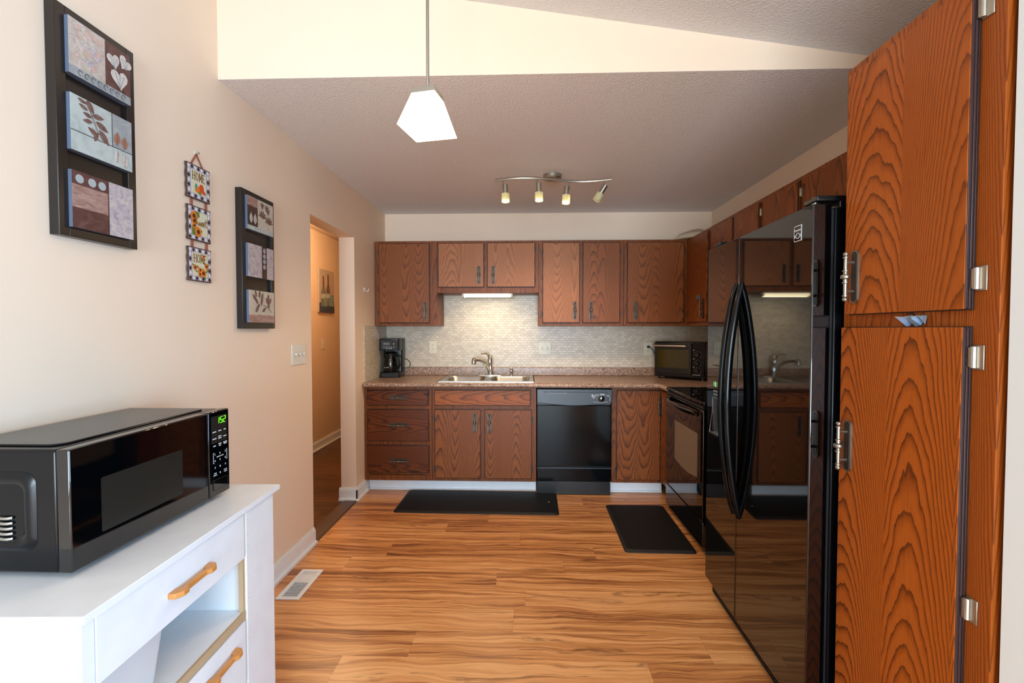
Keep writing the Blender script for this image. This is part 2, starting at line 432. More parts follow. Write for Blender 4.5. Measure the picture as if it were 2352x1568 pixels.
struct('wall_front', MB().prism([(XL, H + 0.0005), (XR + .1, H + 0.0005), (XR + .1, slope(XR + .1) + 0.03), (XL, slope(XL) + 0.03)], offY(YM + 0.1), -0.05, 0.1, 'wall'))
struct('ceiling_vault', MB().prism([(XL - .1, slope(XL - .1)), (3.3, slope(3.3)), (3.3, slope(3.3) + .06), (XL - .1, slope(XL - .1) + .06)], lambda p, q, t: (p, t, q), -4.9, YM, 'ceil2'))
# the wall behind the camera with its patio door, and the living-room side with its window
w = MB(); w.box(XL, -1.36, -4.95, -4.8, 0, 3.05, 'wall'); w.box(1.06, 3.3, -4.95, -4.8, 0, 3.05, 'wall'); w.box(-1.36, 1.06, -4.95, -4.8, 2.12, 3.05, 'wall')
struct('wall_rear', w)
w = MB()
for x0, x1 in ((-1.34, -1.28), (-0.18, -0.12), (1.0, 1.06)): w.box(x0, x1, -4.9, -4.83, 0.0, 2.12, 'trim')
w.box(-1.34, 1.06, -4.9, -4.83, 2.06, 2.12, 'trim'); w.box(-1.34, 1.06, -4.9, -4.83, 0.0, 0.06, 'trim')
struct('door_1', w)
w = MB(); w.box(3.2, 3.3, -4.9, 2.0, 0, 0.45, 'wall_white'); w.box(3.2, 3.3, -4.9, 2.0, 2.25, 3.0, 'wall_white'); w.box(3.2, 3.3, -4.9, -2.2, .45, 2.25, 'wall_white'); w.box(3.2, 3.3, 0.2, 2.0, .45, 2.25, 'wall_white'); w.box(XR + .1, 3.2, 1.9, 2.0, 0, 2.6, 'wall_white')
struct('wall_living', w)
w = MB()
for y0, y1 in ((-2.2, -2.14), (-1.03, -0.97), (0.14, 0.2)): w.box(3.22, 3.28, y0, y1, 0.45, 2.25, 'trim')
w.box(3.22, 3.28, -2.2, 0.2, 0.45, 0.51, 'trim'); w.box(3.22, 3.28, -2.2, 0.2, 2.19, 2.25, 'trim')
struct('window_1', w)
# hall beyond the doorway
w = MB(); w.box(-2.46, -2.34, 1.6, 7.2, 0, 2.5, 'wall_hall'); w.box(-2.34, XL - .12, 7.1, 7.2, 0, 2.5, 'wall_hall'); w.box(-2.34, XL - .12, 1.6, 1.7, 0, 2.5, 'wall_hall'); w.box(XL - .12, XL, YB + .1, 7.1, 0, 2.5, 'wall_hall')
struct('wall_hall', w)
struct('ceiling_hall', B(-2.34, XL - 0.12, 1.7, 7.1, 2.44, 2.5, 'ceil_hall'))


def base_profile(mb, p0, p1, nx, ny, m='trim'):
    """baseboard from p0 to p1 standing out along (nx, ny)"""
    def box(t, z0, z1, e=0):
        xs = [p0[0], p1[0], p0[0] + nx * t, p1[0] + nx * t]; ys = [p0[1], p1[1], p0[1] + ny * t, p1[1] + ny * t]
        mb.box(min(xs), max(xs), min(ys), max(ys), z0, z1, m)
    box(0.014, 0.0, 0.088); box(0.011, 0.088, 0.096); box(0.007, 0.096, 0.104); box(0.026, 0.0, 0.019)
    return mb


w = base_profile(MB(), (XL, -4.7), (XL, OPN), 1, 0); struct('baseboard_left', w, 0.002)
w = base_profile(MB(), (XL, OPF - 0.014), (XL, 3.838), 1, 0); base_profile(w, (XL - 0.134, OPF), (XL + 0.014, OPF), 0, -1); struct('baseboard_jamb', w, 0.002)
w = base_profile(MB(), (-2.34, 1.7), (-2.34, 7.1), 1, 0); struct('baseboard_hall', w, 0.002)
w = MB()
w.box(XL + 0.015, 0.076, 3.838, 3.85, 0, 0.1, 'toe'); w.box(XL + 0.015, 0.076, 3.826, 3.84, 0, 0.015, 'toe')
w.box(0.688, 1.115, 3.838, 3.85, 0, 0.1, 'toe'); w.box(0.688, 1.115, 3.826, 3.84, 0, 0.015, 'toe')
struct('baseboard_kitchen', w, 0.002)
struct('trim_1', MB().prism([(XL - 0.10, 0.0), (XL + 0.015, 0.0), (XL + 0.004, 0.008), (XL - 0.085, 0.008)], lambda p, q, t: (p, t, q), OPN, OPF - 0.015, 'strip'))

# ------------------------------------------------------------------ tile
w = MB(); w.box(XL + 0.009, XR - 0.001, YB - 0.008, YB - 0.0005, 0.993, 1.378, 'tile'); w.box(-0.784, 0.1, YB - 0.008, YB - 0.0005, 1.378, 1.666, 'tile')
tag(w.build('tile_backsplash'), 'beige brick-pattern mosaic tile backsplash behind the sink and faucet', 'backsplash')
tag(B(XL + 0.0005, XL + 0.008, 3.766, YB - 0.009, 0.915, 1.379, 'tile').build('tile_backsplash'), 'small mosaic tile panel on the side wall next to the coffee maker', 'backsplash')

# ------------------------------------------------------------------ cabinets
PULL = [(-0.072, .001), (-0.0715, .005), (-0.068, .0072), (-0.064, .007), (-0.0605, .0045), (-0.0585, .004), (-0.0575, .0078), (-0.0545, .0078), (-0.0535, .0048),
        (-0.02, .0052), (-0.0185, .0085), (-0.0155, .0085), (-0.0145, .0055), (-0.0075, .006), (-0.005, .0115), (-0.002, .0125)]
PULL = PULL + [(-a, r) for a, r in PULL[::-1]]


def pull(parent, c, ax, nrm, m='brass', m2=None, name='handle', k=1.0):
    """beaded bar on two posts over an oval back plate; c on the door face, ax along, nrm outwards"""
    c, ax, nrm = Vector(c), Vector(ax), Vector(nrm); si = ax.cross(nrm); w = MB()
    w.prism([(x * k, y * k) for x, y in rrect(-0.0155, 0.0155, -0.078, 0.078, 0.0154, 6)], lambda p, q, t: c + si * p + ax * q + nrm * t, 0.0, 0.005, m)
    w.prism([(x * k, y * k) for x, y in rrect(-0.011, 0.011, -0.073, 0.073, 0.0109, 6)], lambda p, q, t: c + si * p + ax * q + nrm * t, 0.005, 0.0058, 'brass')
    for s in (-0.042, 0.042): w.cyl(c + ax * s * k, c + ax * s * k + nrm * 0.026, 0.0048, m2 or m, 8)
    w.lathe([(a * k, r) for a, r in PULL], c + nrm * 0.029, ax, m2 or m, 10)
    return w.build(name, parent)


def cabinet(name, label, face, F, u0, u1, z0, z1, depth, fronts, rails, cat='cabinet', mats=('oak', 'frame'), group=None, lip='lip', grow=0.0, pm='brass', pm2='brassl', hm='brass', hollow=False):
    """face 'y': faces -y at y = F; face 'x': faces -x at x = F. fronts: (kind, u0, u1, z0, z1, hinge side, handle (u, z, axis) or None, material)"""
    def bx(mb, a, b, d0, d1, c, d, m):
        return mb.box(a, b, F + d0, F + d1, c, d, m) if face == 'y' else mb.box(F + d0, F + d1, a, b, c, d, m)
    def pt(u, d, z): return (u, F + d, z) if face == 'y' else (F + d, u, z)
    nrm = (0, -1, 0) if face == 'y' else (-1, 0, 0); al = (1, 0, 0) if face == 'y' else (0, 1, 0)
    um = (u0 + u1) / 2
    t = thing(name, label, cat, pt(um, 0.02, z0), group)
    w = MB()
    if hollow:
        bx(w, u0 + .002, u0 + .02, 0.019, depth, z0 + .002, z1, mats[1]); bx(w, u1 - .02, u1 - .002, 0.019, depth, z0 + .002, z1, mats[1])
        bx(w, u0 + .02, u1 - .02, 0.019, depth, z0 + .002, z0 + .02, mats[1]); bx(w, u0 + .02, u1 - .02, depth - .012, depth, z0 + .02, z1, mats[1])
    else: bx(w, u0 + .002, u1 - .002, 0.019, depth, z0 + .002, z1, mats[1])
    w.build('carcass', t)
    w = MB()
    for (a, b, c, d) in rails: bx(w, a, b, 0, 0.019, c, d, mats[1])
    w.build('face_frame', t, 0.0012)
    for kind, a, b, c, d, hinge, hd, mt in fronts:
        w = MB()
        bx(w, a - .001, b + .001, -0.008, -0.0005, c - .001, d + .001, lip)  # dark stained lip, widened so its colour also draws the shadow line around the front
        bx(w, a + .005, b - .005, -0.019, -0.008, c + .005, d - .005, mt)
        o = w.build(kind, t, 0.0025)
        if hinge:
            for zz in (c + 0.075 if d - c > .4 else c + 0.06, d - (0.085 if d - c > .4 else 0.06)):
                s = -1 if hinge == 'lo' else 1; e = a if hinge == 'lo' else b
                h = MB(); bx(h, e - .001, e + s * 0.012, -0.004, -0.0005, zz - .024, zz + .024, hm)
                h.cyl(pt(e + s * .003, -0.006, zz - .02), pt(e + s * .003, -0.006, zz + .02), 0.004, hm, 8)
                h.build('hinge', o, 0.0008)
        if hd:
            u, z, ax = hd
            pull(o, pt(u, -0.019, z), (0, 0, 1) if ax == 'v' else al, nrm, pm, pm2)
    return t


UF, UD, ZT = YB - 0.325, 0.322, 2.120
ZB = 1.379


def rails(u0, u1, z0, z1, st, rl, mids=(), hm=()):
    r = [(u0, u0 + st[0], z0, z1), (u1 - st[1], u1, z0, z1), (u0 + st[0], u1 - st[1], z0, z0 + rl[0]), (u0 + st[0], u1 - st[1], z1 - rl[1], z1)]
    r += [(m[0], m[1], z0 + rl[0], m[2] if len(m) > 2 else z1 - rl[1]) for m in mids] + [(u0 + st[0], u1 - st[1], a, b) for a, b in hm]
    return r


cabinet('wall_cabinet', 'single-door oak wall cabinet above the coffee maker', 'y', UF, -1.335, -0.786, ZB, ZT, UD,
        [('door', -1.299, -0.85, 1.404, 2.099, 'lo', (-0.891, 1.513, 'v'), 'oak')], rails(-1.335, -0.786, ZB, ZT, (0.05, 0.08), (.05, .045)))
cabinet('wall_cabinet', 'short two-door oak wall cabinet over the sink with the lit lamp beneath', 'y', UF, -0.785, 0.1, 1.668, ZT, UD,
        [('door', -0.777, -0.374, 1.714, 2.1, 'lo', (-0.419, 1.82, 'v'), 'oakl'), ('door', -0.346, 0.07, 1.714, 2.1, 'hi', (-0.294, 1.82, 'v'), 'oakl')],
        rails(-0.785, 0.1, 1.668, ZT, (0.03, 0.05), (.06, .045), [(-0.40, -0.32)]))
cabinet('wall_cabinet', 'tall two-door oak wall cabinet above the double light switch', 'y', UF, 0.101, 0.834, ZB, ZT, UD,
        [('door', 0.134, 0.456, 1.405, 2.1, 'lo', (0.413, 1.513, 'v'), 'oakl'), ('door', 0.48, 0.802, 1.405, 2.1, 'hi', (0.55, 1.513, 'v'), 'oak')],
        rails(0.101, 0.834, ZB, ZT, (0.05, 0.05), (.05, .045), [(0.43, 0.51)]))
cabinet('wall_cabinet', 'wide single-door oak wall cabinet above the toaster oven', 'y', UF, 0.836, 1.7, ZB, ZT, UD,
        [('door', 0.862, 1.346, 1.405, 2.1, 'hi', (0.932, 1.513, 'v'), 'oak')],
        rails(0.836, 1.381, ZB, ZT, (0.05, 0.06), (.05, .045)))
RF = XR - 0.325
t = cabinet('wall_cabinet', 'tall oak wall cabinet turned side-on in the corner beside the refrigerator', 'x', RF, 3.535, UF - .001, ZB, ZT, 0.322,
            [('door', 3.57, 4.0, 1.405, 2.1, 'hi', (3.63, 1.51, 'v'), 'framer')], rails(3.535, UF - .001, ZB, ZT, (.06, .06), (.05, .045)), mats=('framer', 'framer'), lip='lipp')
B(RF - 0.03, RF - 0.019, 3.69, 3.76, 1.585, 1.62, 'grey').build('child_latch', t, 0.003)['label'] = 'small grey latch'
cabinet('wall_cabinet', 'short two-door oak wall cabinet above the range', 'x', RF, 2.77, 3.533, 1.70, ZT, 0.322,
        [('door', 3.15, 3.50, 1.74, 2.1, None, None, 'framer'), ('door', 2.80, 3.12, 1.74, 2.1, 'lo', None, 'framer')], rails(2.77, 3.533, 1.70, ZT, (.06, .06), (.06, .045), [(3.1, 3.2)]), mats=('framer', 'framer'), lip='lipp', hm='nickel')
cabinet('wall_cabinet', 'short oak wall cabinet above the black refrigerator', 'x', RF, 1.50, 2.768, 1.84, ZT, 0.322,
        [('door', 2.40, 2.74, 1.87, 2.1, 'lo', None, 'framer'), ('door', 1.98, 2.34, 1.87, 2.1, None, None, 'framer'), ('door', 1.55, 1.93, 1.87, 2.1, None, None, 'framer')],
        rails(1.50, 2.768, 1.84, ZT, (.06, .06), (.05, .045), [(2.32, 2.42), (1.9, 2.0)]), mats=('framer', 'framer'), lip='lipp', hm='nickel')

BF, BD = YB - 0.60, 0.595
cabinet('base_cabinet', 'oak base cabinet of three drawers below the coffee maker', 'y', BF, XL + .002, -0.781, 0.1, 0.872, BD,
        [('drawer', -1.318, -0.807, 0.722, 0.853, None, (-1.055, 0.79, 'h'), 'oakh'), ('drawer', -1.318, -0.805, 0.427, 0.693, None, (-1.052, 0.565, 'h'), 'oakh'), ('drawer', -1.318, -0.803, 0.168, 0.395, None, (-1.052, 0.27, 'h'), 'oakh')],
        rails(XL + .002, -0.781, 0.1, 0.872, (.04, .05), (.045, .035), hm=[(.39, .44), (.68, .735)]), mats=('oakb', 'frame'))
cabinet('base_cabinet', 'oak sink base cabinet with two doors under a plain false front', 'y', BF, -0.779, 0.076, 0.1, 0.872, BD - .02,
        [('panel', -0.759, 0.03, 0.725, 0.855, None, None, 'oakh2'), ('door', -0.758, -0.378, 0.125, 0.695, 'lo', (-0.425, 0.588, 'v'), 'oakb'), ('door', -0.348, 0.041, 0.125, 0.695, 'hi', (-0.305, 0.588, 'v'), 'oakb')],
        rails(-0.779, 0.076, 0.1, 0.872, (.04, .045), (.045, .035), [(-0.39, -0.335, .68)], [(.68, .735)]), mats=('oakb', 'frame'), hollow=True)
t = cabinet('base_cabinet', 'oak corner base cabinet with folding door between dishwasher and range', 'y', BF, 0.688, 1.105, 0.1, 0.872, BD,
            [('door', 0.725, 1.078, 0.125, 0.858, 'lo', None, 'oakb')], rails(0.688, 1.105, 0.1, 0.872, (.05, .03), (.045, .03)), mats=('oakb', 'frame'))
w = MB(); w.box(1.10, 1.122, 3.52, BF, 0.1, 0.872, 'frame'); w.box(1.122, 1.69, 3.52, 3.54, 0.1, 0.872, 'frame'); w.build('return_panel', t)
o = B(1.079, 1.098, 3.545, 3.755, 0.125, 0.858, 'oakb').build('door', t, 0.002)
pull(o, (1.079, 3.716, 0.73), (0, 0, 1), (-1, 0, 0), 'brassl')
w = MB()
for k in range(14): w.cyl((1.080, 3.744, 0.14 + k * 0.05), (1.080, 3.744, 0.178 + k * 0.05), 0.003, 'brass', 6)
w.build('piano_hinge', t)

# ------------------------------------------------------------------ worktop, sink, faucet
t = thing('countertop', 'speckled brown laminate worktop running along the back wall into the corner', 'countertop', (0, 4.0, 0.876))
CF = YB - 0.635
w = MB(); Z0, Z1 = 0.876, 0.914
sx0, sx1, sy0, sy1 = -0.722, 0.042, 3.812, 4.25
fn = lambda x0, x1, y0, y1: w.box(x0, x1, y0, y1, Z0, Z1, 'granite')
fn(XL + .009, sx0, CF, YB - .001); fn(sx1, XR - .009, CF, YB - .001); fn(sx0, sx1, CF, sy0); fn(sx0, sx1, sy1, YB - .001); fn(1.066, XR - .009, 3.512, CF)
w.build('slab', t)
e = MB(); e.tube([(XL + .009, CF, 0.895), (1.066, CF, 0.895)], 0.019, 'granite', 12); e.tube([(1.066, CF, 0.895), (1.066, 3.513, 0.895)], 0.019, 'granite', 12)
e.build('rolled_edge', t)
w = MB(); w.box(XL + .009, XR - .009, YB - 0.022, YB - .0005, Z1, 0.992, 'granite'); w.box(XR - 0.03, XR - .009, 3.512, YB - .022, Z1, .992, 'granite'); w.build('upstand', t, 0.006, 3)

t = thing('kitchen_sink', 'double-bowl stainless steel sink set in the speckled worktop', 'sink', (-0.34, 4.03, Z1))
rx0, rx1, ry0, ry1 = -0.742, 0.062, 3.79, 4.338
w = MB(); zt = Z1 + 0.006
bowls = [(-0.703, -0.362, 3.828, 4.215), (-0.318, 0.023, 3.828, 4.215)]


def rim_between(mb, out, inn, z, m):
    n = len(out); v = [(p[0], p[1], z) for p in out] + [(p[0], p[1], z) for p in inn]
    mb.add(v, [(i, (i + 1) % n, n + (i + 1) % n, n + i) for i in range(n)], m)


for i, (a, b, c, d) in enumerate(bowls):
    oa, ob = (rx0, -0.34) if i == 0 else (-0.34, rx1)
    N = 8
    inn = rrect(a, b, c, d, 0.07, N); out = []
    for (px, py) in inn:
        cx, cy = (a + b) / 2, (c + d) / 2; dx, dy = px - cx, py - cy
        sc = min(((ob - cx) if dx > 0 else (cx - oa)) / abs(dx) if abs(dx) > 1e-6 else 9, ((ry1 - cy) if dy > 0 else (cy - ry0)) / abs(dy) if abs(dy) > 1e-6 else 9)
        out.append((cx + dx * sc, cy + dy * sc))
    rim_between(w, out, inn, zt, 'steel')
w.box(rx0, rx1, ry0, ry0 + .006, Z1, zt, 'steel'); w.box(rx0, rx0 + .006, ry0, ry1, Z1, zt, 'steel'); w.box(rx1 - .006, rx1, ry0, ry1, Z1, zt, 'steel'); w.box(rx0, rx1, 4.24, ry1, Z1 + .0005, zt - .0003, 'steel')
w.build('rim', t)
for a, b, c, d in bowls:
    w = MB(); v = []; rings = [(0, 0.07, zt), (0.008, 0.065, zt - .012), (0.02, 0.06, 0.80), (0.05, 0.05, 0.755), (0.12, 0.03, 0.75)]
    for ins, r, z in rings: v += [(x, y, z) for x, y in rrect(a + ins, b - ins, c + ins, d - ins, r, 8)]
    n = len(v) // len(rings)
    f = [(i * n + k, (i + 1) * n + k, (i + 1) * n + (k + 1) % n, i * n + (k + 1) % n) for i in range(len(rings) - 1) for k in range(n)]
    f.append(list(range((len(rings) - 1) * n, len(rings) * n))); w.add(v, f, 'steel'); w.build('bowl', t)

fx, fy = -0.345, 4.275
t = thing('kitchen_faucet', 'chrome single-lever faucet rising behind the sink bowls', 'faucet', (fx, fy, zt))
MB().prism(rrect(fx - 0.13, fx + 0.13, fy - 0.028, fy + 0.028, 0.026, 6), lambda p, q, t: (p, q, t), zt, zt + 0.008, 'chrome').build('deck_plate', t, 0.003)
w = MB(); w.lathe([(0, .026), (.008, .022), (.05, .018), (.085, .016), (.10, .019), (.125, .023), (.15, .022), (.172, .015), (.182, .006)], (fx + .012, fy, zt + .006), (-0.06, 0, 1), 'chrome', 16); w.build('body', t)
w = MB(); w.tube([(fx + .002, fy - .004, .93), (fx - .004, fy - .012, .975), (fx - .022, fy - .035, 1.02), (fx - .052, fy - .075, 1.055), (fx - .085, fy - .12, 1.072), (fx - .112, fy - .155, 1.072)], lambda s: 0.017 - 0.003 * s, 'chrome', 12); w.build('spout', t)
w = MB(); w.lathe([(-.01, .012), (0, .019), (.008, .022), (.04, .022), (.046, .017)], (fx - .125, fy - .175, 1.083), (-0.08, -.1, -1), 'chrome', 14); w.build('spray_head', t)
w = MB(); w.tube([(fx, fy - .004, 1.085), (fx - .016, fy - .012, 1.112), (fx - .034, fy - .03, 1.128), (fx - .075, fy - .065, 1.126)], lambda s: (0.012 - .007 * s, 0.012 - .005 * s), 'chrome', 10); w.build('lever', t)
w = MB(); w.lathe([(0, .02), (.006, .02), (.01, .012), (.03, .014), (.045, .017), (.06, .013), (.075, .006), (.078, .004)], (-0.145, 4.28, zt), (0, 0, 1), 'chrome', 12)
w.tube([(-0.145, 4.28, zt + .072), (-0.15, 4.26, zt + .078), (-0.155, 4.235, zt + .07)], .004, 'chrome', 8)
tag(w.build('soap_dispenser'), 'small chrome soap pump standing beside the faucet', 'soap dispenser')

# ------------------------------------------------------------------ under-cabinet lamp, plates, outlets, hooks
t = thing('cabinet_lamp', 'lit under-cabinet tube lamp below the short cabinet over the sink', 'lamp', (-0.35, 4.1, 1.668))
w = MB(); w.box(-0.575, -0.125, 4.085, 4.17, 1.652, 1.667, 'whitep'); w.build('housing', t, 0.003)
w = MB(); w.prism([(4.07, 1.655), (4.078, 1.64), (4.10, 1.634), (4.15, 1.636), (4.165, 1.652)], lambda p, q, t: (t, p, q), -0.555, -0.145, 'tube'); w.build('diffuser', t)
for x0, x1 in ((-0.573, -0.556), (-0.144, -0.127)): MB().prism([(4.066, 1.655), (4.074, 1.636), (4.10, 1.630), (4.15, 1.632), (4.168, 1.652)], lambda p, q, t: (t, p, q), x0, x1, 'ivory').build('end_cap', t)


def plate(name, label, cat, fn, w_, h_, kind, mt='ivory', org=None):
    t = thing(name, label, cat, org)
    MB().prism(rrect(-w_ / 2, w_ / 2, -h_ / 2, h_ / 2, 0.004, 3), fn, 0.0005, 0.006, mt).build('plate', t, 0.0015)
    k = MB()
    if kind == 'outlet':
        for dz in (-0.02, 0.02):
            k.prism(rrect(-0.017, 0.017, dz - .014, dz + .014, 0.008, 4), fn, 0.006, 0.0075, mt)
            for dx, hh in ((-0.006, .005), (0.006, .004)): k.prism(rrect(dx - .0011, dx + .0011, dz - hh + .003, dz + hh + .003, .0005, 1), fn, 0.0072, 0.0078, 'slot')
            k.prism(ell(0, dz - .008, 0.0022, n=8), fn, 0.0072, 0.0078, 'slot')
        k.build('socket', t)
    else:
        for dx in kind:
            k = MB(); k.prism(rrect(dx - .006, dx + .006, -0.013, 0.013, .001, 1), fn, 0.006, 0.0066, 'toggle_gap'); k.prism(rrect(dx - .0045, dx + .0045, -0.0115, 0.0115, .001, 1), fn, 0.0062, 0.0072, mt)
            k.prism([(dx - .0035, -0.002), (dx + .0035, -0.002), (dx + .0035, .009), (dx - .0035, .009)], fn, 0.0068, 0.017, mt); k.build('toggle', t, 0.001)
    return t


TY = YB - 0.008
plate('electrical_outlet', 'ivory electrical outlet on the tile beside the coffee maker', 'outlet', shift(offY(TY), -0.89, 1.18), 0.074, 0.118, 'outlet', org=(-0.89, TY, 1.18))
plate('light_switch', 'ivory double toggle switch on the tile above the dishwasher', 'switch', shift(offY(TY), 0.168, 1.17), 0.115, 0.118, (-.023, .023), org=(.168, TY, 1.17))
plate('electrical_outlet', 'ivory electrical outlet behind the toaster oven with a black plug in it', 'outlet', shift(offY(TY), 1.13, 1.166), 0.08, 0.118, 'outlet', org=(1.13, TY, 1.166))
plate('light_switch', 'white triple toggle switch on the wall before the doorway', 'switch', shift(onX(XL), 2.675, 1.202), 0.165, 0.118, (-.046, 0, .046), 'whitep', org=(XL, 2.675, 1.202))
plate('light_switch', 'small ivory toggle switch on the orange-lit hall wall', 'switch', shift(onX(-2.34), 5.225, 1.18), 0.072, 0.115, (0,), org=(-2.34, 5.225, 1.18))

w = MB(); w.prism(rrect(3.775, 3.795, 1.655, 1.695, .006, 3), onX(XL), 0.0003, 0.004, 'whitep')
w.tube([(XL + .004, 3.785, 1.69), (XL + .012, 3.785, 1.672), (XL + .02, 3.785, 1.66), (XL + .032, 3.785, 1.66), (XL + .038, 3.785, 1.672), (XL + .038, 3.785, 1.684)], 0.003, 'whitep', 8)
tag(w.build('wall_hook'), 'small white hook stuck on the wall beside the cabinet', 'hook')

# ------------------------------------------------------------------ coffee maker
t = thing('coffee_maker', 'black and steel drip coffee maker on the worktop in the corner', 'coffee maker', (-1.245, 4.22, Z1))
cx0, cx1, cy0, cy1 = -1.325, -1.15, 4.115, 4.325
w = MB(); w.prism(rrect(cx0, cx1, cy0, cy1, 0.018, 4), lambda p, q, t: (p, q, t), Z1, Z1 + 0.045, 'blackm')
w.prism(rrect(cx0, cx1, 4.225, cy1, 0.018, 4), lambda p, q, t: (p, q, t), Z1 + 0.045, Z1 + 0.35, 'blackm')
w.prism(rrect(cx0, cx1, cy0, 4.24, 0.018, 4), lambda p, q, t: (p, q, t), Z1 + 0.245, Z1 + 0.35, 'blackm'); w.build('housing', t, 0.003)
w = MB(); w.box(cx0 + .012, cx1 - .012, cy0 - .004, cy0 + .004, Z1 + .252, Z1 + .338, 'charcoal'); w.build('control_panel', t, 0.003).location += Vector((0, 0, 0))
w = MB(); pm = shift(offY(cy0 - .004), -1.2375, Z1 + .295)
w.prism(rrect(-0.052, 0.052, -0.008, 0.028, .01, 4), pm, 0, 0.0008, 'slot')
w.prism(rrect(-0.038, 0.034, -0.003, 0.022, .003, 3), pm, 0.0008, 0.0012, 'black')
for dx in (-0.044, 0.042): w.prism(ell(dx, 0.01, 0.005, n=10), pm, 0.0008, 0.002, 'print')
for k in range(5): w.prism(ell(-0.045 + k * 0.0225, -0.019, 0.005, 0.0028, 10), pm, 0, 0.001, 'print')
w.text('Mr. Coffee', 0.013, shift(pm, 0, -0.032), 'print', 0.0008); w.build('buttons', t)
w = MB(); w.box(cx0 + .014, cx1 - .014, cy0 - .003, cy0 + .003, Z1 + .008, Z1 + .038, 'charcoal'); w.build('base_trim', t, 0.002)
MB().lathe([(0, .055), (.008, .058)], (-1.2375, 4.172, Z1 + .045), (0, 0, 1), 'charcoal', 20).build('hot_plate', t)
c = thing_c = MB().lathe([(0, .052), (.006, .06), (.05, .066), (.1, .064), (.135, .05), (.14, .05)], (-1.2375, 4.172, Z1 + .054), (0, 0, 1), 'glass', 24).build('carafe', t)
MB().lathe([(0, .052), (.022, .056), (.034, .045), (.04, .02)], (-1.2375, 4.172, Z1 + .192), (0, 0, 1), 'blackm', 20).build('lid', c)
w = MB(); w.tube([(-1.185, 4.16, Z1 + .195), (-1.16, 4.15, Z1 + .198), (-1.145, 4.145, Z1 + .17), (-1.15, 4.147, Z1 + .11), (-1.17, 4.155, Z1 + .08)], (0.006, 0.010), 'blackm', 8); w.build('handle', c)
def wrap(p, q, tt):
    return (-1.2375 + (.0663 + tt) * math.sin(p / .0663), 4.172 - (.0663 + tt) * math.cos(p / .0663), q)


w = MB(); w.text('Mr. Coffee', 0.0125, shift(wrap, -.026, Z1 + .092), 'print', 0.0006)
for k in range(5): w.prism(rrect(0.004, 0.018, Z1 + .105 + k * .014, Z1 + .108 + k * .014, .001, 1), wrap, 0, .0012, 'print')
w.build('marks', c)
w = MB(); w.tube([(-1.15, 4.31, Z1 + .16), (-1.13, 4.325, Z1 + .15), (-1.105, 4.328, Z1 + .125), (-1.10, 4.325, Z1 + .10), (-1.112, 4.32, Z1 + .075), (-1.15, 4.31, Z1 + .07)], 0.0035, 'blackm', 8); w.build('cord', t)

# ------------------------------------------------------------------ toaster oven (local frame: front faces -y, then turned)
t = thing('toaster_oven', 'black toaster oven set at an angle in the worktop corner', 'toaster oven', (0, 0, 0))
TW, TH, TD = 0.445, 0.305, 0.235
w = MB(); w.box(0, TW, 0.02, TD, 0.022, 0.022 + TH, 'blackm'); w.build('housing', t, 0.008)
w = MB(); w.box(0.008, 0.335, 0.0, 0.02, 0.05, 0.32, 'blackm'); o = w.build('door', t, 0.004)
B(0.035, 0.315, -0.002, 0.001, 0.10, 0.262, 'toasterglass').build('glass', o, 0.001)
w = MB(); w.tube([(0.012, -0.03, 0.292), (0.3, -0.03, 0.292)], 0.0105, 'steel', 12)
w.box(0.02, 0.032, -0.03, 0.0, 0.286, 0.298, 'steel'); w.box(0.285, 0.297, -0.03, 0.0, 0.286, 0.298, 'steel'); w.build('handle', o)
B(0.338, TW - .004, 0.004, 0.022, 0.04, 0.32, 'black_dw').build('control_panel', t, 0.003)
for k, z in enumerate((0.22, 0.15, 0.085)):
    kb = MB().lathe([(0, .02), (.014, .018), (.018, .015)], (0.385, 0.004, z), (0, -1, 0), 'blackm', 16); kb.box(0.383, 0.387, -0.017, -0.013, z - .012, z + .014, 'charcoal')
    o = kb.build('knob', t)
w = MB(); fn = offY(0.0035)
for z in (0.258, 0.185, 0.116): w.prism(rrect(0.345, 0.362, z, z + .004, .001, 1), fn, 0, .0008, 'silver')
for z, r in ((.22, .029), (.15, .028), (.085, .028)):
    for k in range(7): a = -0.6 + k * 0.62; w.prism(ell(0.385 + r * math.cos(a), z + r * math.sin(a), 0.0022, n=6), fn, 0, .0008, 'silver')
w.prism(rrect(0.345, 0.41, 0.05, 0.054, .001, 1), fn, 0, .0008, 'silver'); w.build('marks', t)
for x in (0.03, TW - 0.03):
    for y in (0.05, TD - 0.04): MB().cyl((x, y, 0.0), (x, y, 0.024), 0.014, 'blackm', 10, 0.011).build('foot', t)
t.location = (1.128, 4.155, Z1 + .0005); t.rotation_euler = (0, 0, -math.atan2(0.285, 0.335))
w = MB(); w.lathe([(0, .014), (.012, .014), (.03, .007)], (1.13, TY - .008, 1.186), (0, -1, 0), 'blackm', 10)
w.tube([(1.13, TY - .036, 1.186), (1.14, 4.31, 1.18), (1.16, 4.30, 1.155), (1.18, 4.295, 1.12), (1.20, 4.293, 1.08), (1.225, 4.30, 1.02), (1.24, 4.32, 0.95), (1.25, 4.325, 0.93)], 0.0045, 'blackm', 8)
tag(w.build('power_cord'), 'black power cord plugged into the outlet behind the toaster oven', 'cord')

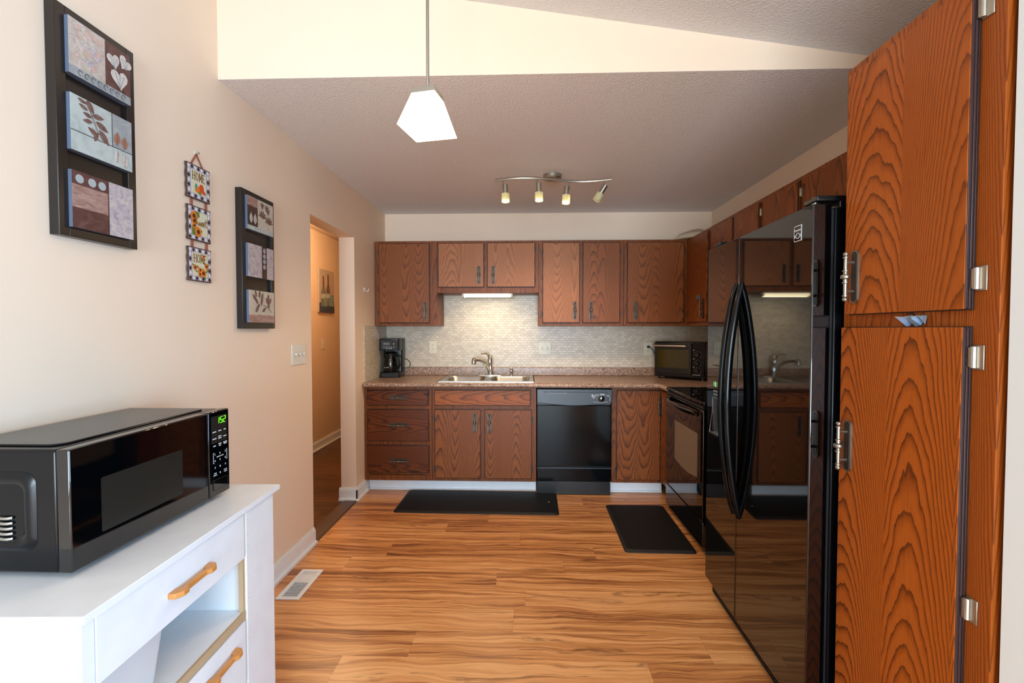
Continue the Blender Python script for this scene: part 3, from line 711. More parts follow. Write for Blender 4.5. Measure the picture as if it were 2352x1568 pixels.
# ------------------------------------------------------------------ dishwasher
t = thing('dishwasher', 'black built-in dishwasher between the sink base and the corner cabinet', 'dishwasher', (0.383, 3.75, 0))
x0, x1, DF = 0.081, 0.684, 3.74
B(x0 + .004, x1 - .004, DF + .03, 4.30, 0.03, 0.862, 'blackm').build('tub', t)
pts = [(x0, 0.868), (x1, 0.868), (x1, 0.757)] + [(x0 + (x1 - x0) * (1 - k / 16), 0.757 - 0.024 * math.sin(PI * k / 16)) for k in range(1, 16)] + [(x0, 0.757)]
w = MB(); w.prism(pts[::-1], offY(DF + .03), 0, 0.042, 'slate'); cp = w.build('control_panel', t, 0.004)
w = MB(); w.prism(rrect(x0 + .05, x1 - .03, 0.842, 0.846, .002, 2), offY(DF - .0122), 0, .0008, 'slot'); w.prism(rrect(x0 + .08, x0 + .24, 0.828, 0.842, .004, 2), offY(DF - .0122), 0, .0006, 'grey')
w.build('vent_grip', cp)
w = MB(); fn = offY(DF - .0122); kx, kz = 0.598, 0.793
w.prism(rrect(0.50, 0.672, 0.752, 0.832, .012, 4), fn, 0, .0006, 'slate')
w.prism(ell(0.527, 0.818, 0.0085, n=16), fn, .0006, .0012, 'print'); w.text('GE', 0.0095, lambda p, q, t: fn(p + .527, q + .818, t + .0016), 'slate', .0004)
for dx, dz, ln in ((-.07, .018, .026), (-.075, .009, .024), (-.066, .001, .012), (-.01, .033, .034), (-.012, .026, .04), (-.05, .026, .03)): w.prism(rrect(kx + dx, kx + dx + ln, kz + dz, kz + dz + .004, .001, 1), fn, .0006, .0012, 'print')
w.prism(rrect(0.640, 0.664, .813, .818, .001, 1), fn, .0006, .0012, 'print'); w.prism(rrect(0.647, 0.657, .775, .803, .002, 2), fn, .0006, .003, 'blackm')
for dz in (.782, .798): w.prism(ell(0.665, dz, .0035, n=8), fn, .0006, .0012, 'print')
w.tube([fn(0.535 + .115 * k / 10, 0.767 - 0.008 * math.sin(PI * k / 10), .001) for k in range(11)], 0.0014, 'print', 6)
w.build('markings', cp)
w = MB(); w.lathe([(0, .026), (.002, .026), (.003, .023), (.02, .021), (.022, .018)], (kx, DF - .0125, kz), (0, -1, 0), 'black', 20); w.box(kx - .0015, kx + .0015, DF - .036, DF - .033, kz, kz + .02, 'print'); w.build('dial', cp)
w = MB(); w.box(x0, x1, DF, DF + .03, 0.238, 0.735, 'black_dw'); w.build('door', t, 0.004)
w = MB(); w.box(x0 + .002, x1 - .002, DF + .002, DF + .03, 0.115, 0.225, 'black_dw'); w.box(x0, x1, DF - .001, DF + .03, 0.217, 0.228, 'slate'); w.build('access_panel', t, 0.003)
w = MB(); w.box(x0 + .004, x1 - .006, DF + .012, DF + .04, 0.004, 0.112, 'blackm'); w.build('toe_panel', t, 0.002)

# ------------------------------------------------------------------ range
t = thing('electric_range', 'black glass-top electric range beyond the refrigerator', 'range', (1.37, 3.135, 0))
RX, ry0_, ry1_ = 1.047, 2.766, 3.508
w = MB(); w.box(RX + .03, 1.69, ry0_, ry1_, 0.02, 0.893, 'blackm'); w.build('body', t, 0.002)
B(RX + .002, 1.66, ry0_ - .002, ry1_ + .002, 0.893, 0.917, 'glass').build('cooktop', t, 0.005)
w = MB()
for bx_, by_, r in ((1.2, 2.95, .1), (1.2, 3.32, .075), (1.48, 2.95, .075), (1.48, 3.32, .1)):
    rim_between(w, ell(bx_, by_, r, n=32), ell(bx_, by_, r - .003, n=32), 0.9176, 'charcoal')
w.build('burner_ring', t)
w = MB(); w.box(1.61, 1.69, ry0_, ry1_, 0.917, 1.07, 'black'); w.build('backguard', t, 0.006)
od = B(RX, RX + .03, ry0_ + .004, ry1_ - .004, 0.205, 0.868, 'black').build('oven_door', t, 0.004)
pts = [(-3.293, 0.711), (-3.293, 0.455)] + [(-3.293 + 0.433 * k / 12, 0.44 - 0.02 * math.sin(PI * k / 12)) for k in range(13)] + [(-2.86, 0.711)]
MB().prism(pts, offX(RX), 0.0, 0.0012, 'ovenglass').build('window', od)
w = MB()
path = []
for k in range(17):
    s = k / 16; path.append((RX - 0.012 - 0.045 * math.sin(PI * s) ** .7, 3.44 - 0.62 * s, 0.838 - 0.0 * s))
w.tube(path, (0.016, 0.009), 'black', 10, flat=(0, 0, 1)); w.build('handle', od)
w = MB(); w.box(RX - .0005, RX + .02, ry0_ + .01, ry1_ - .01, 0.872, 0.888, 'charcoal'); w.build('vent_trim', t, 0.002)
B(RX + .002, RX + .03, ry0_ + .004, ry1_ - .004, 0.04, 0.196, 'black').build('drawer', t, 0.004)

# ------------------------------------------------------------------ refrigerator (local frame, near front corner at the origin)
t = thing('refrigerator', 'black side-by-side refrigerator beside the tall pantry cabinet', 'refrigerator', (0, 0, 0))
FWD = 0.885


def bow(y): return -0.002 * (1 - ((y - FWD / 2) / (FWD / 2)) ** 2)


def fridge_door(name, y0, y1, z0, z1):
    w = MB(); n = 20; e = 0.012
    prof = []
    for k in range(n + 1):
        y = y0 + (y1 - y0) * k / n; prof.append((bow(y), y))
    
    pts = prof + [(0.058, y1), (0.058, y0)]
    w.prism(pts, lambda p, q, t: (p, q, t), z0, z1, 'black')
    return w.build(name, t, 0.004)


w = MB(); w.box(0.07, 0.775, 0.004, FWD - .004, 0.02, 1.735, 'blackt'); w.build('body', t, 0.004)
w = MB(); w.box(0.058, 0.07, 0.012, FWD - .012, 0.1, 1.73, 'charcoal'); w.build('gasket', t)
fd = fridge_door('door', 0.0, 0.521, 0.088, 1.745); fz = fridge_door('freezer_door', 0.527, FWD, 0.088, 1.745); fz['label'] = 'narrower far door with the dispenser'
w = MB(); w.box(0.035, 0.07, 0.01, FWD - .01, 0.012, 0.08, 'blackm')
for k in range(5): w.box(0.03, 0.04, 0.02, FWD - .02, 0.018 + k * .012, 0.024 + k * .012, 'blackm')
w.build('toe_grille', t, 0.001)


def fhandle(par, y, d):
    path = []
    for k in range(25):
        s = k / 24; z = 1.545 - (1.545 - 0.545) * s; b = math.sin(PI * s) ** 0.75
        path.append((bow(y) + 0.006 - 0.062 * b, y + d * 0.006 * b, z))
    MB().tube(path, lambda s: (0.012, 0.015), 'black_dw', 10, flat=(0, 1, 0)).build('handle', par)


fhandle(fd, 0.497, -1); fhandle(fz, 0.552, 1)
for y0, y1 in ((0.015, 0.09), (FWD - .09, FWD - .015)):
    w = MB(); w.box(0.02, 0.16, y0, y1, 1.757, 1.775, 'blackm'); w.cyl((0.035, (y0 + y1) / 2, 1.742), (0.035, (y0 + y1) / 2, 1.779), 0.010, 'steel', 10); w.box(0.09, 0.2, y0, y1, 1.735, 1.76, 'blackm'); w.build('hinge_cover', t, 0.004)
dy0, dy1, dz0, dz1 = 0.665, 0.80, 0.84, 1.18
xb = bow(0.73)
w = MB(); w.prism(rrect(-dy1, -dy0, dz0, dz1, 0.02, 4), offX(xb + .012), 0.0, 0.017, 'black'); dp = w.build('dispenser', fz, 0.003)
w = MB(); w.prism(rrect(-dy1 + .01, -dy0 - .01, dz0 + .02, 1.02, 0.014, 4), offX(xb - .005), 0.0, 0.0012, 'slate')
tr = MB(); tr.box(xb - .022, xb - .0045, dy0 + .008, dy1 - .008, dz0 + .004, dz0 + .012, 'chrome')
for yy in (dy0 + .009, dy1 - .009): tr.tube([(xb - .006, yy, 1.02), (xb - .007, yy, .95), (xb - .019, yy, dz0 + .011)], .0022, 'chrome', 6)
tr.build('dispenser_tray', dp)
for z0, hh in ((1.02, .004),): w.box(xb - .0075, xb - .005, dy0 + .008, dy1 - .008, z0, z0 + hh, 'chrome')
for k, (yy, m) in enumerate(((.775, 'print'), (.755, 'led2'), (.732, 'a_rust'), (.71, 'print'))): w.prism(rrect(-yy - .004, -yy + .004, 1.075, 1.098, .003, 3), offX(xb - .005), 0, .0012, m)
for k in range(6): w.prism(rrect(-dy1 + .018 + k * .018, -dy1 + .030 + k * .018, 1.048 + .003 * (k % 2), 1.056 + .003 * (k % 2), .002, 2), offX(xb - .005), 0, .001, 'silver')
for k in range(5): w.cyl((xb - .0055, dy1 - .03 - k * .017, 1.037), (xb - .008, dy1 - .03 - k * .017, 1.037), .005, 'silver', 8)
w.prism(rrect(-dy1 + .004, -dy0 - .0, 1.174, 1.178, .001, 1), offX(xb - .005), 0, .003, 'charcoal')
w.build('dispenser_panel', dp)
ly, lz = 0.080, 1.668; xl_ = bow(ly) - .0005; fn = offX(xl_)
w = MB(); a, b = rrect(-ly - .022, -ly + .022, lz - .026, lz + .026, .005, 3), rrect(-ly - .0195, -ly + .0195, lz - .0235, lz + .0235, .004, 3)
n = len(a); w.add([fn(p, q, .0014) for p, q in a] + [fn(p, q, .0014) for p, q in b], [(i, (i + 1) % n, n + (i + 1) % n, n + i) for i in range(n)], 'print')
w.box(xl_ - .0014, xl_, ly - .022, ly - .0185, lz - .026, lz + .026, 'print')
w.text('Kenmore', 0.0105, lambda p, q, t: fn(p - ly, q + lz + .011, t + .001), 'print', .0004)
for sg in (1, -1): w.tube([fn(-ly - .019 + .038 * k / 14, lz - .008 + sg * .009 * math.sin(PI * 1.35 * k / 14 - 0.55), .001) for k in range(15)], .0011, 'print', 6)
w.build('badge', fd)
t.location = (0.897, 1.492, 0); t.rotation_euler = (0, 0, -0.021)

# ------------------------------------------------------------------ pantry cabinet
PX = 0.985; py0, py1 = 0.998, 1.474
t = thing('pantry_cabinet', 'tall oak pantry cabinet with two doors and pewter pulls', 'cabinet', (PX + .3, 1.236, 0))
B(PX + .02, 1.69, py0, py1, 0.0, 2.135, 'framep').build('carcass', t)
w = MB(); w.box(PX, PX + .02, py0, py0 + .075, 0, 2.14, 'framep'); w.box(PX, PX + .02, py1 - .05, py1, 0, 2.14, 'framep')
w.build('face_frame', t, 0.0015)
for z0, z1 in ((0, .1), (1.335, 1.42), (2.095, 2.14)): B(PX + .0003, PX + .02, py0 + .075, py1 - .05, z0, z1, 'framep').build('cross_rail', t)


def pantry_door(y0, y1, z0, z1, hz, hy, zs, rot=0.0):
    w = MB(); w.box(PX - .006, PX - .0006, y0 - .004, y1 + .002, z0 - .002, z1 + .002, 'lip')
    w.box(PX - .011, PX - .006, y0 - .002, y1 + .001, z0, z1, 'lipp'); w.box(PX - .0145, PX - .011, y0, y1, z0 + .002, z1 - .002, 'lipp'); w.box(PX - .0185, PX - .0145, y0 - .0012, y1, z0 + .001, z1 - .001, 'lipp'); w.box(PX - .021, PX - .0185, y0 - .0002, y1, z0, z1, 'oakp')
    o = w.build('door', t, 0.0008)
    pull(o, (PX - .021, hy, hz), (0, 0, 1), (-1, 0, 0), 'pewter')
    for zz in zs:
        h = MB(); h.box(PX - .0035, PX - .0002, y0 - .032, y0 - .006, zz - .027, zz + .027, 'nickel'); h.box(PX - .012, PX - .003, y0 - .011, y0 - .0045, zz - .022, zz + .022, 'nickel')
        h.cyl((PX - .006, y0 - .012, zz - .024), (PX - .006, y0 - .012, zz + .024), 0.0062, 'nickel', 10)
        h.build('hinge', o, 0.001)
    return o


pantry_door(1.056, 1.440, 1.396, 2.106, 1.505, 1.395, (2.045, 1.462))
o = pantry_door(1.058, 1.452, 0.085, 1.356, 1.002, 1.412, (1.29, 0.73, 0.2))
w = MB(); random.seed(3)
P0 = Vector((PX - .012, 1.20, 1.379))
pv = []
for k in range(9):
    a = k / 8 * PI; pv.append(P0 + Vector((-.012 - .01 * random.random(), -.035 + .07 * k / 8, -.002 + .008 * random.random())))
pl = [P0 + Vector((.010 * random.random(), -.03 + .06 * k / 8, -.016 + .006 * math.sin(k * 1.7))) for k in range(9)]
pm_ = [P0 + Vector((.009, -.03 + .06 * k / 8, .006 + .003 * math.sin(k * 2.3))) for k in range(9)]
w.add(pv + pl, [(k, k + 1, k + 10, k + 9) for k in range(8)], 'blue'); w.add(pv + pm_, [(k, k + 9, k + 10, k + 1) for k in range(8)], 'film'); w.add(pl + pm_, [(k, k + 1, k + 10, k + 9) for k in range(8)], 'film')
tag(w.build('plastic_film'), 'crumpled bit of blue and clear plastic film between the two pantry doors', 'plastic film')

# ------------------------------------------------------------------ bowl on the corner cabinet
w = MB(); w.lathe([(.004, .170), (.0, .196), (.006, .2), (.010, .196), (.03, .185), (.06, .155), (.082, .11), (.092, .06), (.094, .055), (.094, .001)], (0, 0, 0), (0, 0, 1), 'bowl', 40, caps=False)
w.lathe([(.0005, .199), (.006, .2025), (.011, .198)], (0, 0, 0), (0, 0, 1), 'tan', 40, caps=False); w.lathe([(.0935, .062), (.098, .056), (.098, .05), (.0935, .046)], (0, 0, 0), (0, 0, 1), 'tan', 40, caps=False)
w.lathe([(.060, .1562), (.064, .1525)], (0, 0, 0), (0, 0, 1), 'tan', 40, caps=False)
o = w.build('serving_bowl', origin=(0, 0, 0)); o.location = (1.495, 4.155, ZT + .001)
tag(o, 'cream bowl with tan rims upturned on top of the corner cabinet', 'bowl')

# ------------------------------------------------------------------ floor mats, register
for (lab, x0, x1, y0, y1, rz) in (('wide black cushioned mat on the floor before the sink', -0.985, 0.238, 3.335, 3.80, -0.012), ('narrow black cushioned mat on the floor before the range', 0.598, 1.03, 2.78, 3.53, -0.01)):
    cxm, cym = (x0 + x1) / 2, (y0 + y1) / 2; a, b = (x1 - x0) / 2, (y1 - y0) / 2
    w = MB(); w.prism(rrect(-a, a, -b, b, 0.025, 5), lambda p, q, t: (p, q, t), 0.0005, 0.006, 'matedge'); w.prism(rrect(-a + .018, a - .018, -b + .018, b - .018, 0.02, 5), lambda p, q, t: (p, q, t), 0.006, 0.014, 'mat')
    n = 24; ot, it = rrect(-a, a, -b, b, 0.025, 5), rrect(-a + .018, a - .018, -b + .018, b - .018, 0.02, 5); m_ = len(ot)
    w.add([(p, q, .006) for p, q in ot] + [(p, q, .0139) for p, q in it], [(i, (i + 1) % m_, m_ + (i + 1) % m_, m_ + i) for i in range(m_)], 'matedge')
    o = w.build('floor_mat', origin=(0, 0, 0)); o.location = (cxm, cym, 0); o.rotation_euler = (0, 0, rz); tag(o, lab, 'mat')
t = thing('floor_register', 'white metal floor register lying in the planks beside the cart', 'vent', (-1.195, 2.38, 0))
vx0, vx1, vy0, vy1 = -1.258, -1.137, 2.236, 2.522
w = MB()
fr = 0.022
w.box(vx0, vx1, vy0, vy0 + fr, 0.0005, 0.006, 'trim'); w.box(vx0, vx1, vy1 - fr, vy1, 0.0005, 0.006, 'trim'); w.box(vx0, vx0 + fr, vy0 + fr, vy1 - fr, 0.0005, 0.006, 'trim'); w.box(vx1 - fr, vx1, vy0 + fr, vy1 - fr, 0.0005, 0.006, 'trim')
w.build('frame', t, 0.002)
B(vx0 + fr, vx1 - fr, vy0 + fr, vy1 - fr, 0.0005, 0.0012, 'slot').build('duct', t)
w = MB()
for k in range(18):
    y = vy0 + fr + 0.007 + k * 0.0133; wd = 0.0022 if k < 10 else (0.0058 if k < 16 else 0.004)
    w.box(vx0 + fr, vx1 - fr, y - wd, y + wd, 0.002, 0.005, 'trim')
w.build('louvre', t)

# ------------------------------------------------------------------ white cart (local frame: origin at near front corner, y along, -x depth)
t = thing('kitchen_cart', 'white kitchen cart with wooden pulls standing along the wall under the microwave', 'cart', (0, 0, 0))
CD, CL, CZ = 0.452, 0.762, 0.80
B(-CD, 0.0, 0.0, CL, CZ - .017, CZ, 'white').build('top', t, 0.0015)
w = MB(); w.box(-CD + .012, -0.012, 0.006, 0.022, 0, CZ - .017, 'white'); w.build('side_panel', t, 0.001)
w = MB(); w.box(-CD + .012, -0.012, 0.565, 0.581, 0, CZ - .017, 'white'); w.box(-CD + .012, -0.012, 0.715, 0.731, 0, CZ - .017, 'white'); w.build('side_panel', t, 0.001)
w = MB(); w.box(-0.024, -0.010, 0.566, 0.7305, 0, CZ - .018, 'white')
for z in (0.75, .705, .67, .57, .5, .37): w.cyl((-0.0103, 0.574, z), (-0.0095, 0.574, z), .0012, 'slot', 6)
w.build('end_stile', t, 0.0008)
w = MB(); w.box(-0.024, -0.011, 0.006, 0.034, 0, CZ - .018, 'white'); w.build('near_stile', t, 0.0008)
w = MB(); w.box(-0.03, -0.016, 0.553, 0.566, 0, CZ - .02, 'mdf'); w.build('raw_edge', t)['label'] = 'bare tan board edge'
B(-CD + .012, -CD + .02, 0.022, 0.565, 0.05, CZ - .017, 'white').build('back_panel', t)
sh = B(-CD + .02, -0.020, 0.022, 0.566, 0.445, 0.466, 'white').build('shelf', t)
B(-0.020, -0.012, 0.034, 0.558, 0.444, 0.4665, 'mdf').build('shelf_edge', t)['label'] = 'bare tan shelf edge'


def wood_pull(par, y0, y1, z):
    w = MB(); c = (y0 + y1) / 2; L = (y1 - y0) / 2
    pts = [(-L, 0), (-L, .018), (-L + .016, .030), (-L + .034, .030), (-L + .044, .022), (L - .044, .022), (L - .034, .030), (L - .016, .030), (L, .018), (L, 0), (L - .022, 0), (L - .034, .012), (-L + .034, .012), (-L + .022, 0)]
    w.prism([(a, b) for a, b in pts], lambda p, q, tt: (-0.009 + q, c + p, tt), z - .007, z + .007, 'pull')
    return w.build('handle', par, 0.0025)


d1 = B(-0.024, -0.009, 0.036, 0.552, 0.638, 0.778, 'white').build('drawer', t, 0.001); wood_pull(d1, 0.228, 0.385, 0.705)
B(-0.40, -0.025, 0.045, 0.545, 0.655, 0.76, 'white').build('drawer_box', d1)
d2 = B(-0.024, -0.009, 0.036, 0.552, 0.242, 0.440, 'white').build('drawer', t, 0.001); wood_pull(d2, 0.345, 0.5, 0.385)
B(-0.024, -0.009, 0.036, 0.552, 0.04, 0.236, 'white').build('drawer', t, 0.001)
cart_m = Matrix.Translation((-0.849, 0.845, 0)) @ Matrix.Rotation(math.atan2(0.03, 0.761), 4, 'Z')
t.matrix_world = cart_m
# bin inside the open shelf
bw = MB(); b0, b1 = 0.05, 0.258; v = []
for (i0, i1, j0, j1, z) in ((-0.25, -0.055, b0 + .012, b1 - .012, .4668), (-0.265, -0.038, b0 - .005, b1 + .008, .638), (-0.27, -0.033, b0 - .01, b1 + .013, .643), (-0.258, -0.045, b0 + .003, b1, .638), (-0.243, -0.062, b0 + .02, b1 - .02, .471)):
    v += [(p, q, z) for p, q in rrect(i0, i1, j0, j1, 0.018, 4)]
n = len(v) // 5; f = [(i * n + k, i * n + (k + 1) % n, (i + 1) * n + (k + 1) % n, (i + 1) * n + k) for i in range(4) for k in range(n)]
f.append(list(range(n))[::-1]); f.append(list(range(4 * n, 5 * n))); bw.add(v, f, 'bin')
o = bw.build('storage_bin', origin=(0, 0, 0)); o.matrix_world = cart_m; tag(o, 'white plastic bin with sloping sides in the open shelf of the cart', 'bin')

# ------------------------------------------------------------------ microwave
t = thing('microwave_oven', 'black countertop microwave with green clock on the white cart', 'microwave', (-1.15, 1.24, CZ))
mx, mxb, my0, my1, mz0, mz1 = -1.0, -1.337, 0.972, 1.514, CZ + .012, 1.088
w = MB(); w.box(mxb, mx - .032, my0 + .002, my1 - .002, mz0, mz1 - .001, 'blackt'); w.build('casing', t, 0.007, 3)
w = MB(); pr = rrect(mxb + .03, mx - .055, my0 + .03, my1 - .03, .03, 5)
w.prism(pr, lambda p, q, tt: (p, q, tt), mz1 - .002, mz1 + .0035, 'blackt'); w.build('lid', t, 0.003)
w = MB(); ou, inn = rrect(-1.30, -1.078, mz0 + .05, mz1 - .05, .028, 6), rrect(-1.27, -1.108, mz0 + .078, mz1 - .078, .02, 6)
n = len(ou); mid_ = rrect(-1.29, -1.088, mz0 + .060, mz1 - .060, .026, 6); mid2 = rrect(-1.28, -1.098, mz0 + .068, mz1 - .068, .022, 6)
vv = []
for ring, d in ((ou, 0.0), (mid_, 0.007), (mid2, 0.007), (inn, -0.0)): vv += [(p, my0 + .0015 - d, q) for p, q in ring]
w.add(vv, [(i * n + k, i * n + (k + 1) % n, (i + 1) * n + (k + 1) % n, (i + 1) * n + k) for i in range(3) for k in range(n)], 'blackt'); w.build('side_ridge', t)
w = MB()
for k in range(5): w.tube([(-1.172, my0 + .0015, 0.89 + k * .0115), (-1.15, my0 - .0035, 0.89 + k * .0115), (-1.14, my0 - .0035, 0.89 + k * .0115), (-1.133, my0 + .001, 0.89 + k * .0115)], .0036, 'steel', 8)
w.build('side_louvre', t)
dr = B(mx - .031, mx, my0, 1.412, mz0 + .002, mz1, 'black_mw').build('door', t, 0.004, 3)
w = MB(); w.prism(rrect(1.046, 1.302, mz0 + .062, mz1 - .085, .004, 3), onX(mx), 0, .0005, 'panelgrey'); w.build('window', dr)
cp = B(mx - .031, mx, 1.415, my1, mz0 + .002, mz1, 'black_mw').build('control_panel', t, 0.004, 3)
fn = onX(mx)
w = MB(); w.prism(rrect(1.427, 1.502, 0.985, 1.072, .002, 2), fn, 0, .0005, 'panelgrey'); w.build('display', cp)
SEG = {'1': 'bc', '5': 'afgcd', '2': 'abged'}


def seg(mb, ch, y, z, h, m):
    wd = h * .5; q = {'a': ((0, h), (wd, h)), 'b': ((wd, h), (wd, h / 2)), 'c': ((wd, h / 2), (wd, 0)), 'd': ((0, 0), (wd, 0)), 'e': ((0, 0), (0, h / 2)), 'f': ((0, h / 2), (0, h)), 'g': ((0, h / 2), (wd, h / 2))}
    for c in SEG[ch]:
        (a, b), (c2, d) = q[c]; mb.prism(bar2(y + a + b * .12, z + b, y + c2 + d * .12, z + d, h * .085), fn, .0006, .0011, m)


w = MB(); seg(w, '1', 1.452, 1.047, .019, 'led'); seg(w, '5', 1.4685, 1.047, .019, 'led'); seg(w, '2', 1.484, 1.047, .019, 'led')
for dz in (.006, .013): w.prism(ell(1.4655, 1.047 + dz, .0009, n=6), fn, .0006, .0011, 'led')
w.build('clock_digits', cp)['label'] = 'green digits 1:52'
w = MB()
for y, z, l in ((1.440, 1.022, .017), (1.466, 1.022, .015), (1.491, 1.022, .011), (1.440, 1.0, .018), (1.466, 1.004, .015), (1.466, .998, .015), (1.491, 1.0, .015), (1.440, .977, .012), (1.466, .980, .014), (1.466, .974, .010), (1.492, .980, .019), (1.492, .975, .014)):
    w.prism(rrect(y - l / 2, y + l / 2, z - .0016, z + .0016, .0006, 1), fn, .0006, .001, 'print')
for ch, y, z in (('1', 1.442, .949), ('2', 1.466, .949), ('3', 1.492, .949), ('4', 1.442, .928), ('5', 1.466, .928), ('6', 1.492, .928), ('7', 1.442, .906), ('8', 1.466, .906), ('9', 1.492, .906), ('0', 1.466, .885)):
    w.text(ch, .0085, shift(fn, y, z), 'print', .0008)
w.text('EXPRESS COOK', .0048, shift(fn, 1.467, .939), 'print', .0008)
w.text('STOP', .0052, shift(fn, 1.442, .888), 'print', .0008); w.text('CANCEL', .0045, shift(fn, 1.442, .882), 'print', .0008); w.text('START', .0052, shift(fn, 1.492, .888), 'print', .0008); w.text('+30 SEC', .0045, shift(fn, 1.492, .882), 'print', .0008)
for y, s in ((1.434, 1), (1.500, -1)):
    w.prism(rrect(y - .0005, y + .0005, .922, .955, .0002, 1), fn, .0004, .001, 'print')
    for z in (.922, .955): w.prism(rrect(min(y, y + s * .004), max(y, y + s * .004), z - .0005, z + .0005, .0002, 1), fn, .0004, .001, 'print')
w.build('keypad', cp)
w = MB(); w.prism(rrect(1.430, 1.500, mz0 + .022, mz0 + .055, .006, 4), fn, -.001, .0012, 'black_mw')
a, b = rrect(1.430, 1.500, mz0 + .022, mz0 + .055, .006, 4), rrect(1.4315, 1.4985, mz0 + .0235, mz0 + .0535, .005, 4); n = len(a)
w.add([fn(p, q, .0014) for p, q in a] + [fn(p, q, .0014) for p, q in b], [(i, (i + 1) % n, n + (i + 1) % n, n + i) for i in range(n)], 'charcoal'); w.build('door_button', cp)
for x in (mx - .06, mxb + .04):
    for y in (my0 + .04, my1 - .04): MB().cyl((x, y, CZ + .0003), (x, y, mz0 + .002), .012, 'blackm', 10).build('foot', t)

# ------------------------------------------------------------------ wall art


def art(label, y0, y1, z0, z1, panels):
    t = thing('wall_art', label, 'wall art', (XL, (y0 + y1) / 2, z0))
    X0, X1 = XL + .0005, XL + .03
    fr = 0.030
    w = MB(); w.box(X0, X1, y0, y0 + fr, z0, z1, 'artframe'); w.box(X0, X1, y1 - fr, y1, z0, z1, 'artframe'); w.box(X0, X1, y0 + fr, y1 - fr, z0, z0 + fr, 'artframe'); w.box(X0, X1, y0 + fr, y1 - fr, z1 - fr, z1, 'artframe')
    w.build('frame', t, 0.0015)
    B(X0, X1 - .012, y0 + fr, y1 - fr, z0 + fr, z1 - fr, 'artframe').build('backing', t)
    W_ = y1 - y0 - 2 * 0.028
    for zc, hh, draw in panels:
        w = MB(); a = y0 + .028; XP = X1 + .011
        w.box(X1 - .0115, XP, a, a + W_, zc - hh / 2, zc + hh / 2, 'canvas_edge')
        fx_ = lambda lv: (lambda p, q, tt: (XP + lv * .0005 + tt * .0005, a + p * W_, zc - hh / 2 + q * hh))
        draw(w, fx_, hh / W_); w.build('panel', t)
    return t


def rc(w, f, lv, x0, x1, y0, y1, m): w.prism([(x0, y0), (x1, y0), (x1, y1), (x0, y1)], f(lv), 0, 1, m)


LV = [0]


def lf(w, f, x, y, L, wd, ang, asp, m='a_leaf', lv=3):
    """leaf with a vein; the outline is laid out in square units and squeezed to the panel"""
    c = math.cos; s = math.sin; LV[0] += 1; lv = lv + (LV[0] % 25) * .03
    w.prism([(px, py / asp) for px, py in leaf(x, y * asp, L, wd, ang)], f(lv), 0, 1, m)
    if m not in ('a_leaf', 'a_rust', 'a_leafw'): return
    w.prism([(px, py / asp) for px, py in bar2(x - L * .5 * c(ang), y * asp - L * .5 * s(ang), x + L * .45 * c(ang), y * asp + L * .45 * s(ang), .006)], f(lv + 1.2), 0, 1, 'a_umber')


def heart(w, f, x, y, r, asp, rot=0.0):
    pts = []
    for k in range(20):
        tt = 2 * PI * k / 20; px = r * .9 * math.sin(tt) ** 3 * 1.05; py = r * (0.8125 * math.cos(tt) - 0.3125 * math.cos(2 * tt) - 0.125 * math.cos(3 * tt) - .0625 * math.cos(4 * tt))
        pts.append((x + px * math.cos(rot) - py * math.sin(rot), y + (px * math.sin(rot) + py * math.cos(rot)) / asp))
    w.prism(pts, f(3), 0, 1, 'a_leafw')
    for k in (-.5, 0, .5): w.prism([(px, y + (py) / asp) for px, py in bar2(x, -r * .9, x + k * r, r * .5, .01)], f(4), 0, 1, 'a_grey')


def stroke(w, f, pts, wd, m, asp, lv=4):
    for (ax, ay), (bx_, by_) in zip(pts, pts[1:]): w.prism([(px, py / asp) for px, py in bar2(ax, ay * asp, bx_, by_ * asp, wd)], f(lv), 0, 1, m)


def p_top(w, f, asp):
    rc(w, f, 0, 0, .56, .16, 1, 'a_floral'); rc(w, f, 0, .56, 1, .16, 1, 'a_plum'); rc(w, f, 0, 0, 1, 0, .16, 'a_grey')
    heart(w, f, .70, .70, .12, asp, .3); heart(w, f, .90, .78, .12, asp, -.5); heart(w, f, .80, .40, .16, asp, .15)
    for k in range(8): stroke(w, f, [(.16 + .1 * k + .035 * math.cos(a), .08 + .05 * math.sin(a)) for a in (0.3, 1.2, 2.1, 3, 3.9, 4.8)], .007, 'a_line', asp)
    random.seed(5)
    for k in range(26): lf(w, f, .12 + .36 * random.random(), .26 + .66 * random.random(), .13, .08, random.random() * 3, asp, random.choice(('a_lilac', 'a_blush', 'a_cream')), 2)


def p_mid(w, f, asp):
    rc(w, f, 0, 0, 1, .36, 1, 'a_sage'); rc(w, f, 1, .65, 1, .36, 1, 'a_grey'); rc(w, f, 1, 0, 1, 0, .35, 'a_sage'); rc(w, f, 2, 0, 1, .35, .365, 'a_line'); rc(w, f, 2, .645, .655, .36, 1, 'a_line')
    stroke(w, f, [(.22, .96), (.30, .80), (.36, .64), (.42, .46)], .01, 'a_leaf', asp)
    for x, y, an, L in ((.17, .94, 2.9, .13), (.30, .90, -1.0, .2), (.19, .84, 2.8, .14), (.42, .78, .1, .19), (.25, .73, 2.9, .14), (.25, .62, 3.3, .15), (.48, .63, -.4, .22), (.33, .47, 2.7, .18), (.38, .40, 1.2, .16), (.51, .44, -.85, .24)): lf(w, f, x, y, L, L * .42, an, asp)
    for x, y, m in ((.73, .55, 'a_rust'), (.86, .52, 'a_rust'), (.73, .20, 'a_leafw'), (.86, .16, 'a_leafw')): lf(w, f, x, y, .2, .11, 1.5, asp, m)


